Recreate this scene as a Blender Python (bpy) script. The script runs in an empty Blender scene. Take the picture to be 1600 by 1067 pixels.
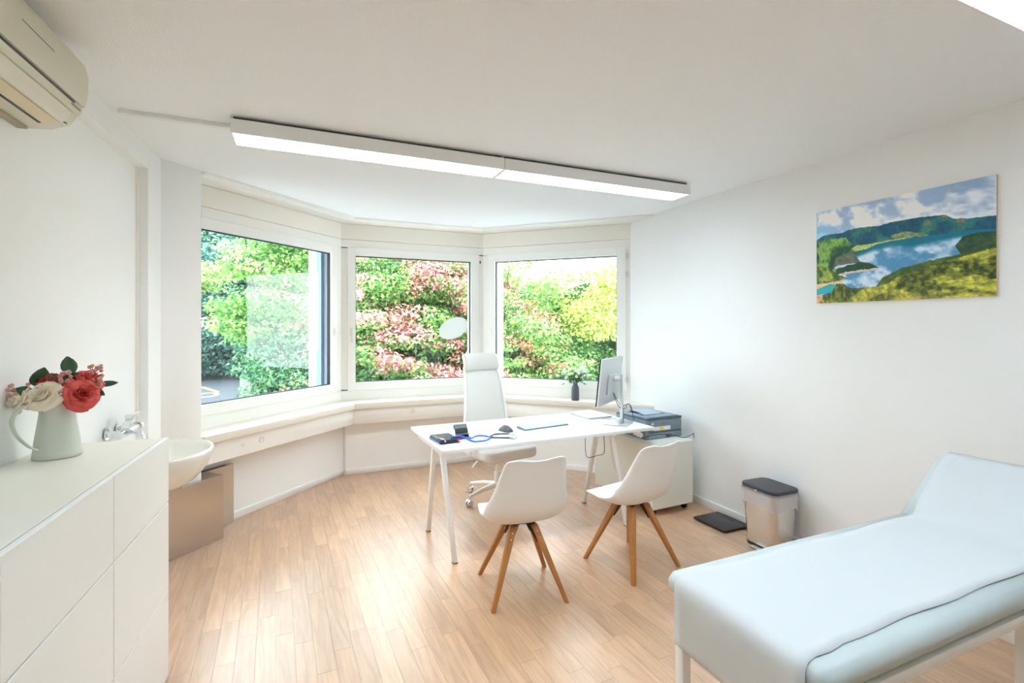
import bpy, bmesh, math, random
import numpy as np
from mathutils import Vector, Matrix
R = math.radians
S = bpy.context.scene
COL = S.collection
random.seed(7)
rng = np.random.default_rng(11)

# ------------------------------------------------------------------ camera
YAW = 23.45
cam = bpy.data.cameras.new('camera')
cam.sensor_width = 36.0
cam.lens = 36.0 * 770 / 1600
cam.shift_y = -25.5 / 1600
cam.clip_start = 0.05
cam.clip_end = 300
co = bpy.data.objects.new('camera', cam)
co.location = (0, 0, 1.55)
co.rotation_euler = (R(90), 0, R(-YAW))
COL.objects.link(co)
S.camera = co

# ------------------------------------------------------------------ world, sun, exposure
SKY = 5.2
w = bpy.data.worlds.new('overcast_sky')
S.world = w
w.use_nodes = True
nt = w.node_tree
bg = nt.nodes['Background']
tc = nt.nodes.new('ShaderNodeTexCoord')
sp = nt.nodes.new('ShaderNodeSeparateXYZ')
rp = nt.nodes.new('ShaderNodeValToRGB')
rp.color_ramp.elements[0].position = 0.0
rp.color_ramp.elements[0].color = (.86, .94, 1, 1)
rp.color_ramp.elements[1].position = 1.0
rp.color_ramp.elements[1].color = (.78, .89, 1, 1)
nt.links.new(tc.outputs['Generated'], sp.inputs[0])
nt.links.new(sp.outputs['Z'], rp.inputs[0])
nt.links.new(rp.outputs[0], bg.inputs['Color'])
bg.inputs['Strength'].default_value = SKY
sun = bpy.data.lights.new('sun', 'SUN')
sun.energy = 1.8
sun.angle = R(25)
sun.color = (1, .97, .9)
so = bpy.data.objects.new('sun', sun)
so.rotation_euler = (R(38), 0, R(-25))
COL.objects.link(so)
LAMP = 18.0            # watts of one ceiling luminaire
S.view_settings.view_transform = 'Standard'
S.view_settings.look = 'None'
S.view_settings.gamma = 1
S.view_settings.use_curve_mapping = False
S.view_settings.exposure = 0.64
try:
    S.cycles.use_denoising = True
    S.cycles.max_bounces = 12
    S.cycles.diffuse_bounces = 8
    S.cycles.transparent_max_bounces = 16
    S.cycles.sample_clamp_indirect = 6
    S.cycles.caustics_reflective = False
    S.cycles.caustics_refractive = False
except Exception:
    pass


# ------------------------------------------------------------------ helpers
def srgb(r, g=None, b=None):
    c = (r, g, b) if g is not None else r
    return tuple(((x / 255) / 12.92 if x / 255 <= .04045 else ((x / 255 + .055) / 1.055) ** 2.4) for x in c)


def mat(name, col, rough=.5, metal=0, spec=.5, trans=0, emit=None, es=1, alpha=1, coat=0, bump=None, vary=None, ior=None, sheen=0, sss=0):
    m = bpy.data.materials.new(name)
    m.use_nodes = True
    n = m.node_tree.nodes
    l = m.node_tree.links
    p = n['Principled BSDF']
    p.inputs['Base Color'].default_value = (*col, 1)
    p.inputs['Roughness'].default_value = rough
    p.inputs['Metallic'].default_value = metal
    p.inputs['Specular IOR Level'].default_value = spec
    p.inputs['Transmission Weight'].default_value = trans
    p.inputs['Alpha'].default_value = alpha
    p.inputs['Coat Weight'].default_value = coat
    if ior: p.inputs['IOR'].default_value = ior
    if sheen: p.inputs['Sheen Weight'].default_value = sheen
    if emit:
        p.inputs['Emission Color'].default_value = (*emit, 1)
        p.inputs['Emission Strength'].default_value = es
    t = n.new('ShaderNodeTexCoord')
    if vary:                       # (scale, amount): gentle mottling of the base colour
        z = n.new('ShaderNodeTexNoise')
        z.inputs['Scale'].default_value = vary[0]
        z.inputs['Detail'].default_value = 4
        l.new(t.outputs['Object'], z.inputs['Vector'])
        mx = n.new('ShaderNodeMix'); mx.data_type = 'RGBA'
        mx.inputs['A'].default_value = (*[c * (1 - vary[1]) for c in col], 1)
        mx.inputs['B'].default_value = (*[min(1, c * (1 + vary[1])) for c in col], 1)
        l.new(z.outputs['Fac'], mx.inputs['Factor'])
        l.new(mx.outputs['Result'], p.inputs['Base Color'])
    if bump:                       # (scale, strength)
        z = n.new('ShaderNodeTexNoise')
        z.inputs['Scale'].default_value = bump[0]
        z.inputs['Detail'].default_value = 3
        l.new(t.outputs['Object'], z.inputs['Vector'])
        b = n.new('ShaderNodeBump')
        b.inputs['Strength'].default_value = bump[1]
        b.inputs['Distance'].default_value = .004
        l.new(z.outputs['Fac'], b.inputs['Height'])
        l.new(b.outputs[0], p.inputs['Normal'])
    return m


def attr_mat(name, rough=.6, spec=.3, translucent=0, bump=None):
    m = bpy.data.materials.new(name)
    m.use_nodes = True
    n = m.node_tree.nodes
    l = m.node_tree.links
    p = n['Principled BSDF']
    a = n.new('ShaderNodeAttribute')
    a.attribute_name = 'tint'
    l.new(a.outputs['Color'], p.inputs['Base Color'])
    p.inputs['Roughness'].default_value = rough
    p.inputs['Specular IOR Level'].default_value = spec
    if translucent:
        t = n.new('ShaderNodeBsdfTranslucent')
        l.new(a.outputs['Color'], t.inputs['Color'])
        mx = n.new('ShaderNodeMixShader')
        mx.inputs[0].default_value = translucent
        l.new(p.outputs[0], mx.inputs[1])
        l.new(t.outputs[0], mx.inputs[2])
        l.new(mx.outputs[0], n['Material Output'].inputs['Surface'])
    return m


def obj(name, bm, m, parent=None, smooth=False, bevel=0, seg=2, label=None, kind=None, autos=None, sub=0):
    bmesh.ops.recalc_face_normals(bm, faces=bm.faces)
    if bevel:
        ee = [e for e in bm.edges if len(e.link_faces) == 2 and e.calc_face_angle(0) > R(30)]
        bmesh.ops.bevel(bm, geom=ee, offset=bevel, segments=seg, profile=.5, affect='EDGES', clamp_overlap=True)
    me = bpy.data.meshes.new(name)
    bm.to_mesh(me)
    bm.free()
    if smooth or autos or bevel:
        ang = autos if autos else (R(180) if smooth else R(35))
        me.polygons.foreach_set('use_smooth', [True] * len(me.polygons))
        if not smooth:
            me.set_sharp_from_angle(angle=ang)
    if m: me.materials.append(m)
    o = bpy.data.objects.new(name, me)
    COL.objects.link(o)
    if parent: o.parent = parent
    if label: o['label'] = label
    if kind: o['kind'] = kind
    if sub:
        s = o.modifiers.new('subdivision', 'SUBSURF')
        s.levels = s.render_levels = sub
    return o


def pieces(name, bm, m, parent=None, **k):
    """every loose piece of the bmesh becomes an object of its own"""
    seen, out = set(), []
    bm.verts.ensure_lookup_table(); bm.verts.index_update()
    for v in bm.verts:
        if v.index in seen: continue
        isl, st = [], [v]
        seen.add(v.index)
        while st:
            a = st.pop(); isl.append(a)
            for e in a.link_edges:
                b = e.other_vert(a)
                if b.index not in seen: seen.add(b.index); st.append(b)
        nb = bmesh.new(); mp_ = {a: nb.verts.new(a.co) for a in isl}
        fs = {f for a in isl for f in a.link_faces}
        for f in fs: nb.faces.new([mp_[a] for a in f.verts])
        out.append(obj(name, nb, m, parent, **k))
    bm.free()
    return out


def thing(name, label, cat, loc=(0, 0, 0), rz=0, group=None):
    o = bpy.data.objects.new(name, None)
    o.empty_display_size = .05
    COL.objects.link(o)
    o.location = loc
    o.rotation_euler = (0, 0, rz)
    o['label'] = label
    o['category'] = cat
    if group: o['group'] = group
    return o


def tag(o, label, cat, group=None):
    o['label'] = label
    o['category'] = cat
    if group: o['group'] = group
    return o


def struct(o):
    o['kind'] = 'structure'
    return o


def sgroup(name, mw=None):
    o = bpy.data.objects.new(name, None)
    COL.objects.link(o)
    o['kind'] = 'structure'
    if mw is not None: o.matrix_world = mw
    return o


def dup(root, loc=None, rz=None, label=None):
    r = root.copy()
    COL.objects.link(r)
    if loc: r.location = loc
    if rz is not None: r.rotation_euler = (0, 0, rz)
    if label: r['label'] = label
    for ch in list(root.children):
        c = ch.copy(); COL.objects.link(c); c.parent = r
        for g in ch.children:
            d = g.copy(); COL.objects.link(d); d.parent = c
    return r


def B():
    return bmesh.new()


def box(bm, x0, x1, y0, y1, z0, z1, M=None):
    v = [bm.verts.new((M @ Vector(p)) if M else p) for p in
         [(x0, y0, z0), (x1, y0, z0), (x1, y1, z0), (x0, y1, z0), (x0, y0, z1), (x1, y0, z1), (x1, y1, z1), (x0, y1, z1)]]
    for f in ((3, 2, 1, 0), (4, 5, 6, 7), (0, 1, 5, 4), (1, 2, 6, 5), (2, 3, 7, 6), (3, 0, 4, 7)):
        bm.faces.new([v[i] for i in f])
    return bm


def prism(bm, pts, z0, z1, M=None):
    a = [bm.verts.new((M @ Vector((x, y, z0))) if M else (x, y, z0)) for x, y in pts]
    b = [bm.verts.new((M @ Vector((x, y, z1))) if M else (x, y, z1)) for x, y in pts]
    n = len(pts)
    bm.faces.new(a[::-1]); bm.faces.new(b)
    for i in range(n):
        bm.faces.new([a[i], a[(i + 1) % n], b[(i + 1) % n], b[i]])
    return bm


def rrect(x0, x1, y0, y1, r, n=4):
    out = []
    for cx, cy, a in ((x1 - r, y0 + r, -90), (x1 - r, y1 - r, 0), (x0 + r, y1 - r, 90), (x0 + r, y0 + r, 180)):
        for i in range(n + 1):
            t = R(a + 90 * i / n)
            out.append((cx + r * math.cos(t), cy + r * math.sin(t)))
    return out


def smooth_path(pts, n=6):
    p = [Vector(q) for q in pts]
    p = [p[0]] + p + [p[-1]]
    out = []
    for i in range(1, len(p) - 2):
        for k in range(n):
            t = k / n
            a, b, c, d = p[i - 1], p[i], p[i + 1], p[i + 2]
            out.append(.5 * ((2 * b) + (-a + c) * t + (2 * a - 5 * b + 4 * c - d) * t * t + (-a + 3 * b - 3 * c + d) * t ** 3))
    out.append(p[-2])
    return out


def tube(bm, pts, r, n=8, caps=True, sq=None):
    """round tube, or a flat band when sq=(half width, half height)"""
    pts = [Vector(p) for p in pts]
    rings = []
    prev = None
    for i, p in enumerate(pts):
        d = (pts[min(i + 1, len(pts) - 1)] - pts[max(i - 1, 0)]).normalized()
        if prev is None:
            up = Vector((0, 0, 1)) if abs(d.z) < .9 else Vector((1, 0, 0))
        else:
            up = prev
        sx = d.cross(up).normalized()
        up = sx.cross(d).normalized()
        prev = up
        rr = r[i] if isinstance(r, (list, tuple)) else r
        if sq:
            ring = [bm.verts.new(p + sx * a * sq[0] + up * b * sq[1]) for a, b in ((-1, -1), (1, -1), (1, 1), (-1, 1))]
        else:
            ring = [bm.verts.new(p + sx * math.cos(2 * math.pi * k / n) * rr + up * math.sin(2 * math.pi * k / n) * rr) for k in range(n)]
        rings.append(ring)
    for a, b in zip(rings, rings[1:]):
        m = len(a)
        for k in range(m):
            bm.faces.new([a[k], a[(k + 1) % m], b[(k + 1) % m], b[k]])
    if caps:
        bm.faces.new(rings[0][::-1]); bm.faces.new(rings[-1])
    return bm


def lathe(bm, prof, n=32, M=None, sx=1, sy=1):
    rings = []
    for r, z in prof:
        if r < 1e-6:
            v = Vector((0, 0, z))
            rings.append([bm.verts.new(M @ v if M else v)])
        else:
            ring = []
            for k in range(n):
                t = 2 * math.pi * k / n
                v = Vector((r * sx * math.cos(t), r * sy * math.sin(t), z))
                ring.append(bm.verts.new(M @ v if M else v))
            rings.append(ring)
    for a, b in zip(rings, rings[1:]):
        for k in range(n):
            if len(a) == 1 and len(b) == 1: continue
            if len(a) == 1: bm.faces.new([a[0], b[k], b[(k + 1) % n]])
            elif len(b) == 1: bm.faces.new([a[k], a[(k + 1) % n], b[0]])
            else: bm.faces.new([a[k], a[(k + 1) % n], b[(k + 1) % n], b[k]])
    return bm


def taper(bm, p0, p1, w0, w1, roll=0):
    """square bar tapering from half width w0 at p0 to w1 at p1, ends level"""
    p0, p1 = Vector(p0), Vector(p1)
    c, s = math.cos(roll), math.sin(roll)
    rr = []
    for p, h in ((p0, w0), (p1, w1)):
        rr.append([bm.verts.new(p + Vector((c * a * h - s * b * h, s * a * h + c * b * h, 0))) for a, b in ((-1, -1), (1, -1), (1, 1), (-1, 1))])
    bm.faces.new(rr[0][::-1]); bm.faces.new(rr[1])
    for k in range(4):
        bm.faces.new([rr[0][k], rr[0][(k + 1) % 4], rr[1][(k + 1) % 4], rr[1][k]])
    return bm


def sheet(bm, grid):
    """grid[i][j] of points -> quads"""
    V = [[bm.verts.new(p) for p in row] for row in grid]
    for i in range(len(V) - 1):
        for j in range(len(V[0]) - 1):
            bm.faces.new([V[i][j], V[i][j + 1], V[i + 1][j + 1], V[i + 1][j]])
    return bm


def np_mesh(name, verts, quads, cols=None, m=None, parent=None, kind=None, label=None):
    me = bpy.data.meshes.new(name)
    nv, nf = len(verts), len(quads)
    me.vertices.add(nv)
    me.vertices.foreach_set('co', np.asarray(verts, dtype=np.float32).ravel())
    me.loops.add(nf * 4)
    me.loops.foreach_set('vertex_index', np.asarray(quads, dtype=np.int32).ravel())
    me.polygons.add(nf)
    me.polygons.foreach_set('loop_start', np.arange(0, nf * 4, 4, dtype=np.int32))
    me.polygons.foreach_set('loop_total', np.full(nf, 4, dtype=np.int32))
    me.update(calc_edges=True)
    if cols is not None:
        a = me.color_attributes.new('tint', 'FLOAT_COLOR', 'POINT')
        c = np.ones((nv, 4), dtype=np.float32)
        c[:, :3] = cols
        a.data.foreach_set('color', c.ravel())
    if m: me.materials.append(m)
    o = bpy.data.objects.new(name, me)
    COL.objects.link(o)
    if parent: o.parent = parent
    if kind: o['kind'] = kind
    if label: o['label'] = label
    return o


# ------------------------------------------------------------------ materials
WALL = mat('white_wall_paint', (.92, .925, .925), .75, spec=.2, bump=(180, .08))
CEIL = mat('white_ceiling_plaster', (.915, .93, .945), .85, spec=.15, bump=(160, .45))
TRIM = mat('white_trim_paint', (.85, .85, .84), .4)
CREAM = mat('cream_lacquer', (.88, .85, .78), .35)
CREAM2 = mat('pale_cream_lacquer', (.90, .88, .84), .35)
WFRAME = mat('ivory_window_lacquer', (.92, .91, .88), .3)
GASKET = mat('black_rubber_gasket', (.02, .025, .03), .6)
WHITE = mat('white_lacquer', (.86, .87, .85), .3)
WPLAST = mat('white_plastic', (.88, .88, .87), .35)
STEEL = mat('white_powder_coated_steel', (.91, .92, .92), .35)
DARK = mat('black_plastic', (.02, .021, .024), .4)
CHROME = mat('chrome', (.75, .77, .8), .12, metal=1)
ALU = mat('silver_aluminium', (.72, .74, .76), .28, metal=1)
ACC = mat('aged_ivory_plastic', (.68, .65, .53), .4)
ACC2 = mat('yellowed_plastic', (.72, .62, .42), .4)


def glass_mat(name, tint=(.97, 1, .985)):
    m = bpy.data.materials.new(name)
    m.use_nodes = True
    n = m.node_tree.nodes; l = m.node_tree.links
    n.remove(n['Principled BSDF'])
    t = n.new('ShaderNodeBsdfTransparent'); t.inputs[0].default_value = (*tint, 1)
    g = n.new('ShaderNodeBsdfGlossy'); g.inputs['Roughness'].default_value = .01
    f = n.new('ShaderNodeFresnel')
    ge = n.new('ShaderNodeNewGeometry')        # same reflectance entering and leaving the thin pane
    mr = n.new('ShaderNodeMapRange'); mr.inputs['To Min'].default_value = 1.5; mr.inputs['To Max'].default_value = 1 / 1.5
    l.new(ge.outputs['Backfacing'], mr.inputs[0]); l.new(mr.outputs[0], f.inputs[0])
    mx = n.new('ShaderNodeMixShader')
    l.new(f.outputs[0], mx.inputs[0]); l.new(t.outputs[0], mx.inputs[1]); l.new(g.outputs[0], mx.inputs[2])
    l.new(mx.outputs[0], n['Material Output'].inputs['Surface'])
    return m


GLASS = glass_mat('window_glass')


def wood_floor():
    m = bpy.data.materials.new('oak_laminate')
    m.use_nodes = True
    n = m.node_tree.nodes; l = m.node_tree.links
    p = n['Principled BSDF']
    a = n.new('ShaderNodeAttribute'); a.attribute_name = 'tint'
    sep = n.new('ShaderNodeSeparateColor'); l.new(a.outputs['Color'], sep.inputs[0])
    g = n.new('ShaderNodeNewGeometry')
    mp = n.new('ShaderNodeMapping'); mp.inputs['Rotation'].default_value = (0, 0, R(-2.2))
    l.new(g.outputs['Position'], mp.inputs[0])
    off = n.new('ShaderNodeVectorMath'); off.operation = 'ADD'
    cmb = n.new('ShaderNodeCombineXYZ')
    mul = n.new('ShaderNodeMath'); mul.operation = 'MULTIPLY'; mul.inputs[1].default_value = 37
    l.new(sep.outputs[1], mul.inputs[0]); l.new(mul.outputs[0], cmb.inputs[2]); l.new(mul.outputs[0], cmb.inputs[1])
    l.new(mp.outputs[0], off.inputs[0]); l.new(cmb.outputs[0], off.inputs[1])
    sc = n.new('ShaderNodeVectorMath'); sc.operation = 'MULTIPLY'; sc.inputs[1].default_value = (20, 2.0, 1)
    l.new(off.outputs[0], sc.inputs[0])
    nz = n.new('ShaderNodeTexNoise'); nz.inputs['Scale'].default_value = 1; nz.inputs['Detail'].default_value = 5; nz.inputs['Distortion'].default_value = 1.6
    l.new(sc.outputs[0], nz.inputs['Vector'])
    sc2 = n.new('ShaderNodeVectorMath'); sc2.operation = 'MULTIPLY'; sc2.inputs[1].default_value = (190, 7, 1)
    l.new(off.outputs[0], sc2.inputs[0])
    nf = n.new('ShaderNodeTexNoise'); nf.inputs['Scale'].default_value = 1; nf.inputs['Detail'].default_value = 3
    l.new(sc2.outputs[0], nf.inputs['Vector'])
    rmp = n.new('ShaderNodeValToRGB')
    e = rmp.color_ramp.elements
    e[0].position = .25; e[0].color = (*srgb(180, 138, 104), 1)
    e[1].position = .68; e[1].color = (*srgb(209, 170, 134), 1)
    l.new(nz.outputs['Fac'], rmp.inputs[0])
    fine = n.new('ShaderNodeMapRange'); fine.inputs['From Min'].default_value = .3; fine.inputs['From Max'].default_value = .7
    fine.inputs['To Min'].default_value = .93; fine.inputs['To Max'].default_value = 1.05
    l.new(nf.outputs['Fac'], fine.inputs[0])
    tone = n.new('ShaderNodeMapRange'); tone.inputs['To Min'].default_value = .87; tone.inputs['To Max'].default_value = 1.09
    l.new(sep.outputs[0], tone.inputs[0])
    mm = n.new('ShaderNodeMath'); mm.operation = 'MULTIPLY'
    l.new(fine.outputs[0], mm.inputs[0]); l.new(tone.outputs[0], mm.inputs[1])
    fin = n.new('ShaderNodeVectorMath'); fin.operation = 'SCALE'
    l.new(rmp.outputs[0], fin.inputs[0]); l.new(mm.outputs[0], fin.inputs['Scale'])
    l.new(fin.outputs[0], p.inputs['Base Color'])
    p.inputs['Roughness'].default_value = .40
    p.inputs['Specular IOR Level'].default_value = .9
    p.inputs['Coat Weight'].default_value = .9
    p.inputs['Coat Roughness'].default_value = .28
    return m


FLOORM = wood_floor()

# ------------------------------------------------------------------ the room
HC = 2.635
A_, B_ = (.412, 5.442), (1.988, 5.442)
D_, C_ = (-.79, 4.24), (3.19, 4.24)
YB = -1.9
FP = [(-1.15, YB), (3.25, YB), (3.25, 4.30), (2.02, 5.53), (.38, 5.53), (-.87, 4.28), (-1.15, 4.0)]


def clip(poly, clipper):
    out = poly
    m = len(clipper)
    for i in range(m):
        a, b = clipper[i], clipper[(i + 1) % m]
        def side(p): return (b[0] - a[0]) * (p[1] - a[1]) - (b[1] - a[1]) * (p[0] - a[0])
        src, out = out, []
        for k in range(len(src)):
            p, q = src[k], src[(k + 1) % len(src)]
            sp_, sq_ = side(p), side(q)
            if sp_ >= 0: out.append(p)
            if (sp_ >= 0) != (sq_ >= 0):
                t = sp_ / (sp_ - sq_)
                out.append((p[0] + (q[0] - p[0]) * t, p[1] + (q[1] - p[1]) * t))
        if len(out) < 3: return []
    return out


floor = struct(obj('floor', prism(B(), FP, -.2, -.006), mat('floor_underlay', srgb(160, 122, 92), .7)))  # brown underlay slab, its own colour showing in the strip joints
ca, sa = math.cos(R(2.2)), math.sin(R(2.2))


def rot(x, y): return (x * ca - y * sa, x * sa + y * ca)      # strips run 2.2 degrees left of the side walls


strips = []
SW = .084
for i in range(-18, 44):
    u0 = i * SW
    v = -2.6 + random.random() * .4
    while v < 6.2:
        L = random.choice((.36, .45, .54, .62, .72))
        g = .0004
        q = clip([rot(u0 + g, v + g), rot(u0 + SW - g, v + g), rot(u0 + SW - g, v + L - g), rot(u0 + g, v + L - g)], FP)
        if len(q) >= 3:
            cx = sum(p[0] for p in q) / len(q); cy = sum(p[1] for p in q) / len(q)
            dep = cx * math.sin(R(YAW)) + cy * math.cos(R(YAW)); rt = cx * math.cos(R(YAW)) - cy * math.sin(R(YAW))
            vis = dep > 1.8 and -.72 < rt / dep < .95
            if cx < -.3 and cy < 2.75: vis = False
            if cx > 1.15 and .6 < cy < 1.4: vis = False
            hid = cx > 1.15 and cy < 1.9
            strips.append((0 if vis and not hid else 1, dep if vis else 99, q, random.random(), random.random()))
        v += L
strips.sort(key=lambda s: (s[0], s[1]))


def strip_mesh(items, name):
    V, F, C = [], [], []
    for _, _, q, t1, t2 in items:
        n0 = len(V); m = len(q)
        V += [(x, y, 0) for x, y in q] + [(x, y, -.006) for x, y in q]
        F.append([n0 + k for k in range(m)])
        for k in range(m): F.append([n0 + k, n0 + m + k, n0 + m + (k + 1) % m, n0 + (k + 1) % m])
        C += [(t1, t2, 0, 1)] * (2 * m)
    me = bpy.data.meshes.new(name)
    me.from_pydata(V, [], F)
    a = me.color_attributes.new('tint', 'FLOAT_COLOR', 'POINT')
    a.data.foreach_set('color', np.array(C, dtype=np.float32).ravel())
    me.materials.append(FLOORM)
    o = bpy.data.objects.new(name, me)
    COL.objects.link(o); o.parent = floor
    return o


for s in strips[:296]:
    strip_mesh([s], 'floor_strip')
strip_mesh(strips[296:], 'floor_strips_beyond')['kind'] = 'stuff'

struct(obj('ceiling', prism(B(), [(-1.5, YB - .2), (3.6, YB - .2), (3.6, 4.5), (2.15, 5.82), (.25, 5.82), (-1.5, 4.3)], HC, HC + .25), CEIL))
struct(obj('wall_right', box(B(), 3.19, 3.42, YB, 4.245, 0, HC), WALL))
struct(obj('wall_back', box(B(), -1.3, 3.42, YB - .2, YB, 0, HC), WALL))

# left wall frame: x runs from the corner towards the camera, y into the room
ld = Vector((-.049, -1, 0)).normalized()
ln = Vector((1, -.049, 0)).normalized()
ML = Matrix(((ld.x, ln.x, 0, -.825), (ld.y, ln.y, 0, 3.80), (0, 0, 1, 0), (0, 0, 0, 1)))
struct(obj('wall_left', box(B(), -.5, 5.9, -.3, -.06, 0, HC, ML), WALL))
t_ = B(); box(t_, .18, 5.75, -.062, 0, 2.50, HC, ML)
struct(obj('trim_1', t_, WALL, bevel=.002, seg=1))                       # beam under the ceiling
struct(obj('trim_2', box(B(), -.06, .18, -.062, 0, 0, HC, ML), WALL, bevel=.002, seg=1))   # pilaster
t_ = B(); box(t_, .182, .20, -.062, -.045, 1.0, 2.498, ML)
struct(obj('trim_3', t_, CREAM, bevel=.002, seg=1))

# short angled wall left of the bay
q7 = .70711
wfl = [(-.835, 3.845), (-.625, 4.055), (-.81, 4.24), (-1.15, 4.5), (-1.3, 4.2), (-1.0, 3.85)]
struct(obj('wall_front_left', prism(B(), wfl, 0, HC), WALL, bevel=.003, seg=1))


def seg_matrix(p, q):
    d = (Vector((*q, 0)) - Vector((*p, 0)))
    L = d.length; d.normalize()
    n = Vector((d.y, -d.x, 0))
    return Matrix(((d.x, n.x, 0, p[0]), (d.y, n.y, 0, p[1]), (0, 0, 1, 0), (0, 0, 0, 1))), L


T = math.tan(R(22.5))
SEG = [(D_, A_), (A_, B_), (B_, C_)]
ZS, ZT = .763, 2.618
inset = (.04, .085, .12)
sash_s = ((.02, 1.625), (.063, 1.525), (.072, 1.655))
glass_s = ((.10, 1.549), (.143, 1.425), (.157, 1.559))
names = ('left', 'front', 'right')


def mitre(k, L, n):
    """start and end of a strip at inset n for bay side k (mitred at the bay corners)"""
    s0 = {0: 0.0, 1: T * n, 2: T * n}[k]
    s1 = {0: L - T * n, 1: L - T * n, 2: L + n}[k]
    return s0, s1


def mprism(bm, k, L, n0, n1, z0, z1):
    a, b = mitre(k, L, n0), mitre(k, L, n1)
    if k == 0: a = (0.0, a[1]); b = (0.0, b[1])
    return prism(bm, [(a[0], n0), (a[1], n0), (b[1], n1), (b[0], n1)], z0, z1, MS)


HANDLE = {0: 1.59, 1: .103, 2: .115}
PLATE = mat('white_grommet', (.8, .78, .74), .4)
for k, (p, q) in enumerate(SEG):
    MS, L = seg_matrix(p, q)
    # wall under the window, its skirting
    bm = B()
    n1 = inset[k]
    ext = .30
    a0, a1 = (0, L - T * n1) if k == 0 else ((T * n1, L - T * n1) if k == 1 else (T * n1, L + n1))
    o0, o1 = (-.1, L + T * ext) if k == 0 else ((-T * ext, L + T * ext) if k == 1 else (-T * ext, L + .02))
    prism(bm, [(a0, n1), (a1, n1), (o1, -ext), (o0, -ext)], 0, ZS - .03, MS)
    struct(obj('wall_bay_' + names[k], bm, WALL))
    bm = B(); mprism(bm, k, L, n1 - .002, n1 + .012, 0, .058)
    struct(obj('baseboard_' + names[k], bm, TRIM, bevel=.002, seg=1))
    # window
    win = sgroup('window_%d' % (k + 1))
    bm = B()
    s0, s1 = sash_s[k]
    g0, g1 = glass_s[k]
    z0, z1 = .861, 2.37
    zg0, zg1 = .945, 2.284
    box(bm, 0, L, -.075, 0, ZS - .03, z0 + .01, MS)
    box(bm, 0, L, -.075, 0, z1 - .01, 2.45, MS)
    box(bm, 0, s0 + .01, -.075, 0, z0, z1, MS)
    box(bm, s1 - .01, L, -.075, 0, z0, z1, MS)
    obj('window_frame', bm, CREAM2, win)
    bm = B(); box(bm, 0, L, -.09, .004, 2.453, ZT - .002, MS)
    obj('blind_box', bm, CREAM, win, bevel=.002, seg=1)
    bm = B()
    for r in ((s0, g0, z0, z1), (g1, s1, z0, z1), (g0, g1, z0, zg0), (g0, g1, zg1, z1)):
        box(bm, r[0], r[1], -.06, .016, r[2], r[3], MS)
    obj('sash', bm, WFRAME, win, bevel=.003, seg=1)
    bm = B()
    for r in ((g0, g0 + .007, zg0, zg1), (g1 - .007, g1, zg0, zg1), (g0, g1, zg0, zg0 + .006), (g0, g1, zg1 - .007, zg1)):
        box(bm, r[0], r[1], -.045, -.012, r[2], r[3], MS)
    obj('gasket', bm, GASKET, win)
    bm = B(); box(bm, g0 + .004, g1 - .004, -.032, -.026, zg0 + .003, zg1 - .003, MS)
    obj('pane', bm, GLASS, win)
    bm = B()
    hs = HANDLE[k]
    box(bm, hs - .014, hs + .014, .016, .024, 1.44, 1.52, MS)
    box(bm, hs - .008, hs + .008, .024, .05, 1.485, 1.505, MS)
    if k == 1: box(bm, hs - .009, hs + .009, .04, .055, 1.37, 1.50, MS)
    obj('window_handle', bm, CREAM2 if k != 1 else mat('pale_handle', (.75, .74, .7), .35), win, bevel=.003)
    bm = B(); mprism(bm, k, L, -.002, .27, .703, ZS)
    obj('window_sill', bm, mat('cream_sill_%s' % names[k], (.85, .79, .70), .3), win, bevel=.006)
    bm = B(); mprism(bm, k, L, n1, .235, .548, .7025)
    pn = obj('sill_apron', bm, CREAM2, win, bevel=.002, seg=1)
    for gs, gz in {0: ((.33, .63), (.50, .632)), 1: ((.70, .64),), 2: ()}[k]:
        bm = B()
        rr = .02 if gs > .4 else .011
        Mx = MS @ Matrix.Translation((gs, .235, gz)) @ Matrix.Rotation(R(-90), 4, 'X')
        lathe(bm, [(0, 0), (rr * 1.25, 0), (rr * 1.25, .003), (rr, .005), (rr * .9, .002), (0, .002)], 20, Mx)
        obj('grommet', bm, PLATE, pn, autos=R(30))
    if k == 2:
        for hz in (.98, 2.08, 2.28):
            bm = B(); tube(bm, [MS @ Vector((s1 + .008, .02, hz - .03)), MS @ Vector((s1 + .008, .02, hz + .03))], .009, 10)
            obj('hinge', bm, CHROME, win, autos=R(30))
    if k == 1:
        bm = B(); box(bm, 1.535, 1.545, 0, .012, 2.27, 2.30, MS)
        obj('hinge', bm, GASKET, win)
    # ceiling board in front of the window
    bm = B(); mprism(bm, k, L, -.09, .27, ZT, HC + .001)
    cb = struct(obj('trim_%d' % (4 + k), bm, mat('matt_cream_board', (.88, .86, .82), .9, spec=.05), bevel=.002, seg=1))
    if k == 0:
        for rn in (.185, .235):
            bm = B(); prism(bm, [(.002, rn), (L - T * rn, rn), (L - T * (rn + .016), rn + .016), (.002, rn + .016)], ZT - .008, ZT + .003, MS)
            obj('curtain_rail', bm, WALL, cb)

# piers outside between the windows, lintel above
PIER = mat('white_outside_render', (.85, .87, .9), .8)


def inter(k1, n):   # offset corner at bay corner A (k1=0) or B (k1=1), n negative is outside
    return (A_[0] + T * n, A_[1] - n) if k1 == 0 else (B_[0] - T * n, B_[1] - n)


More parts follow.
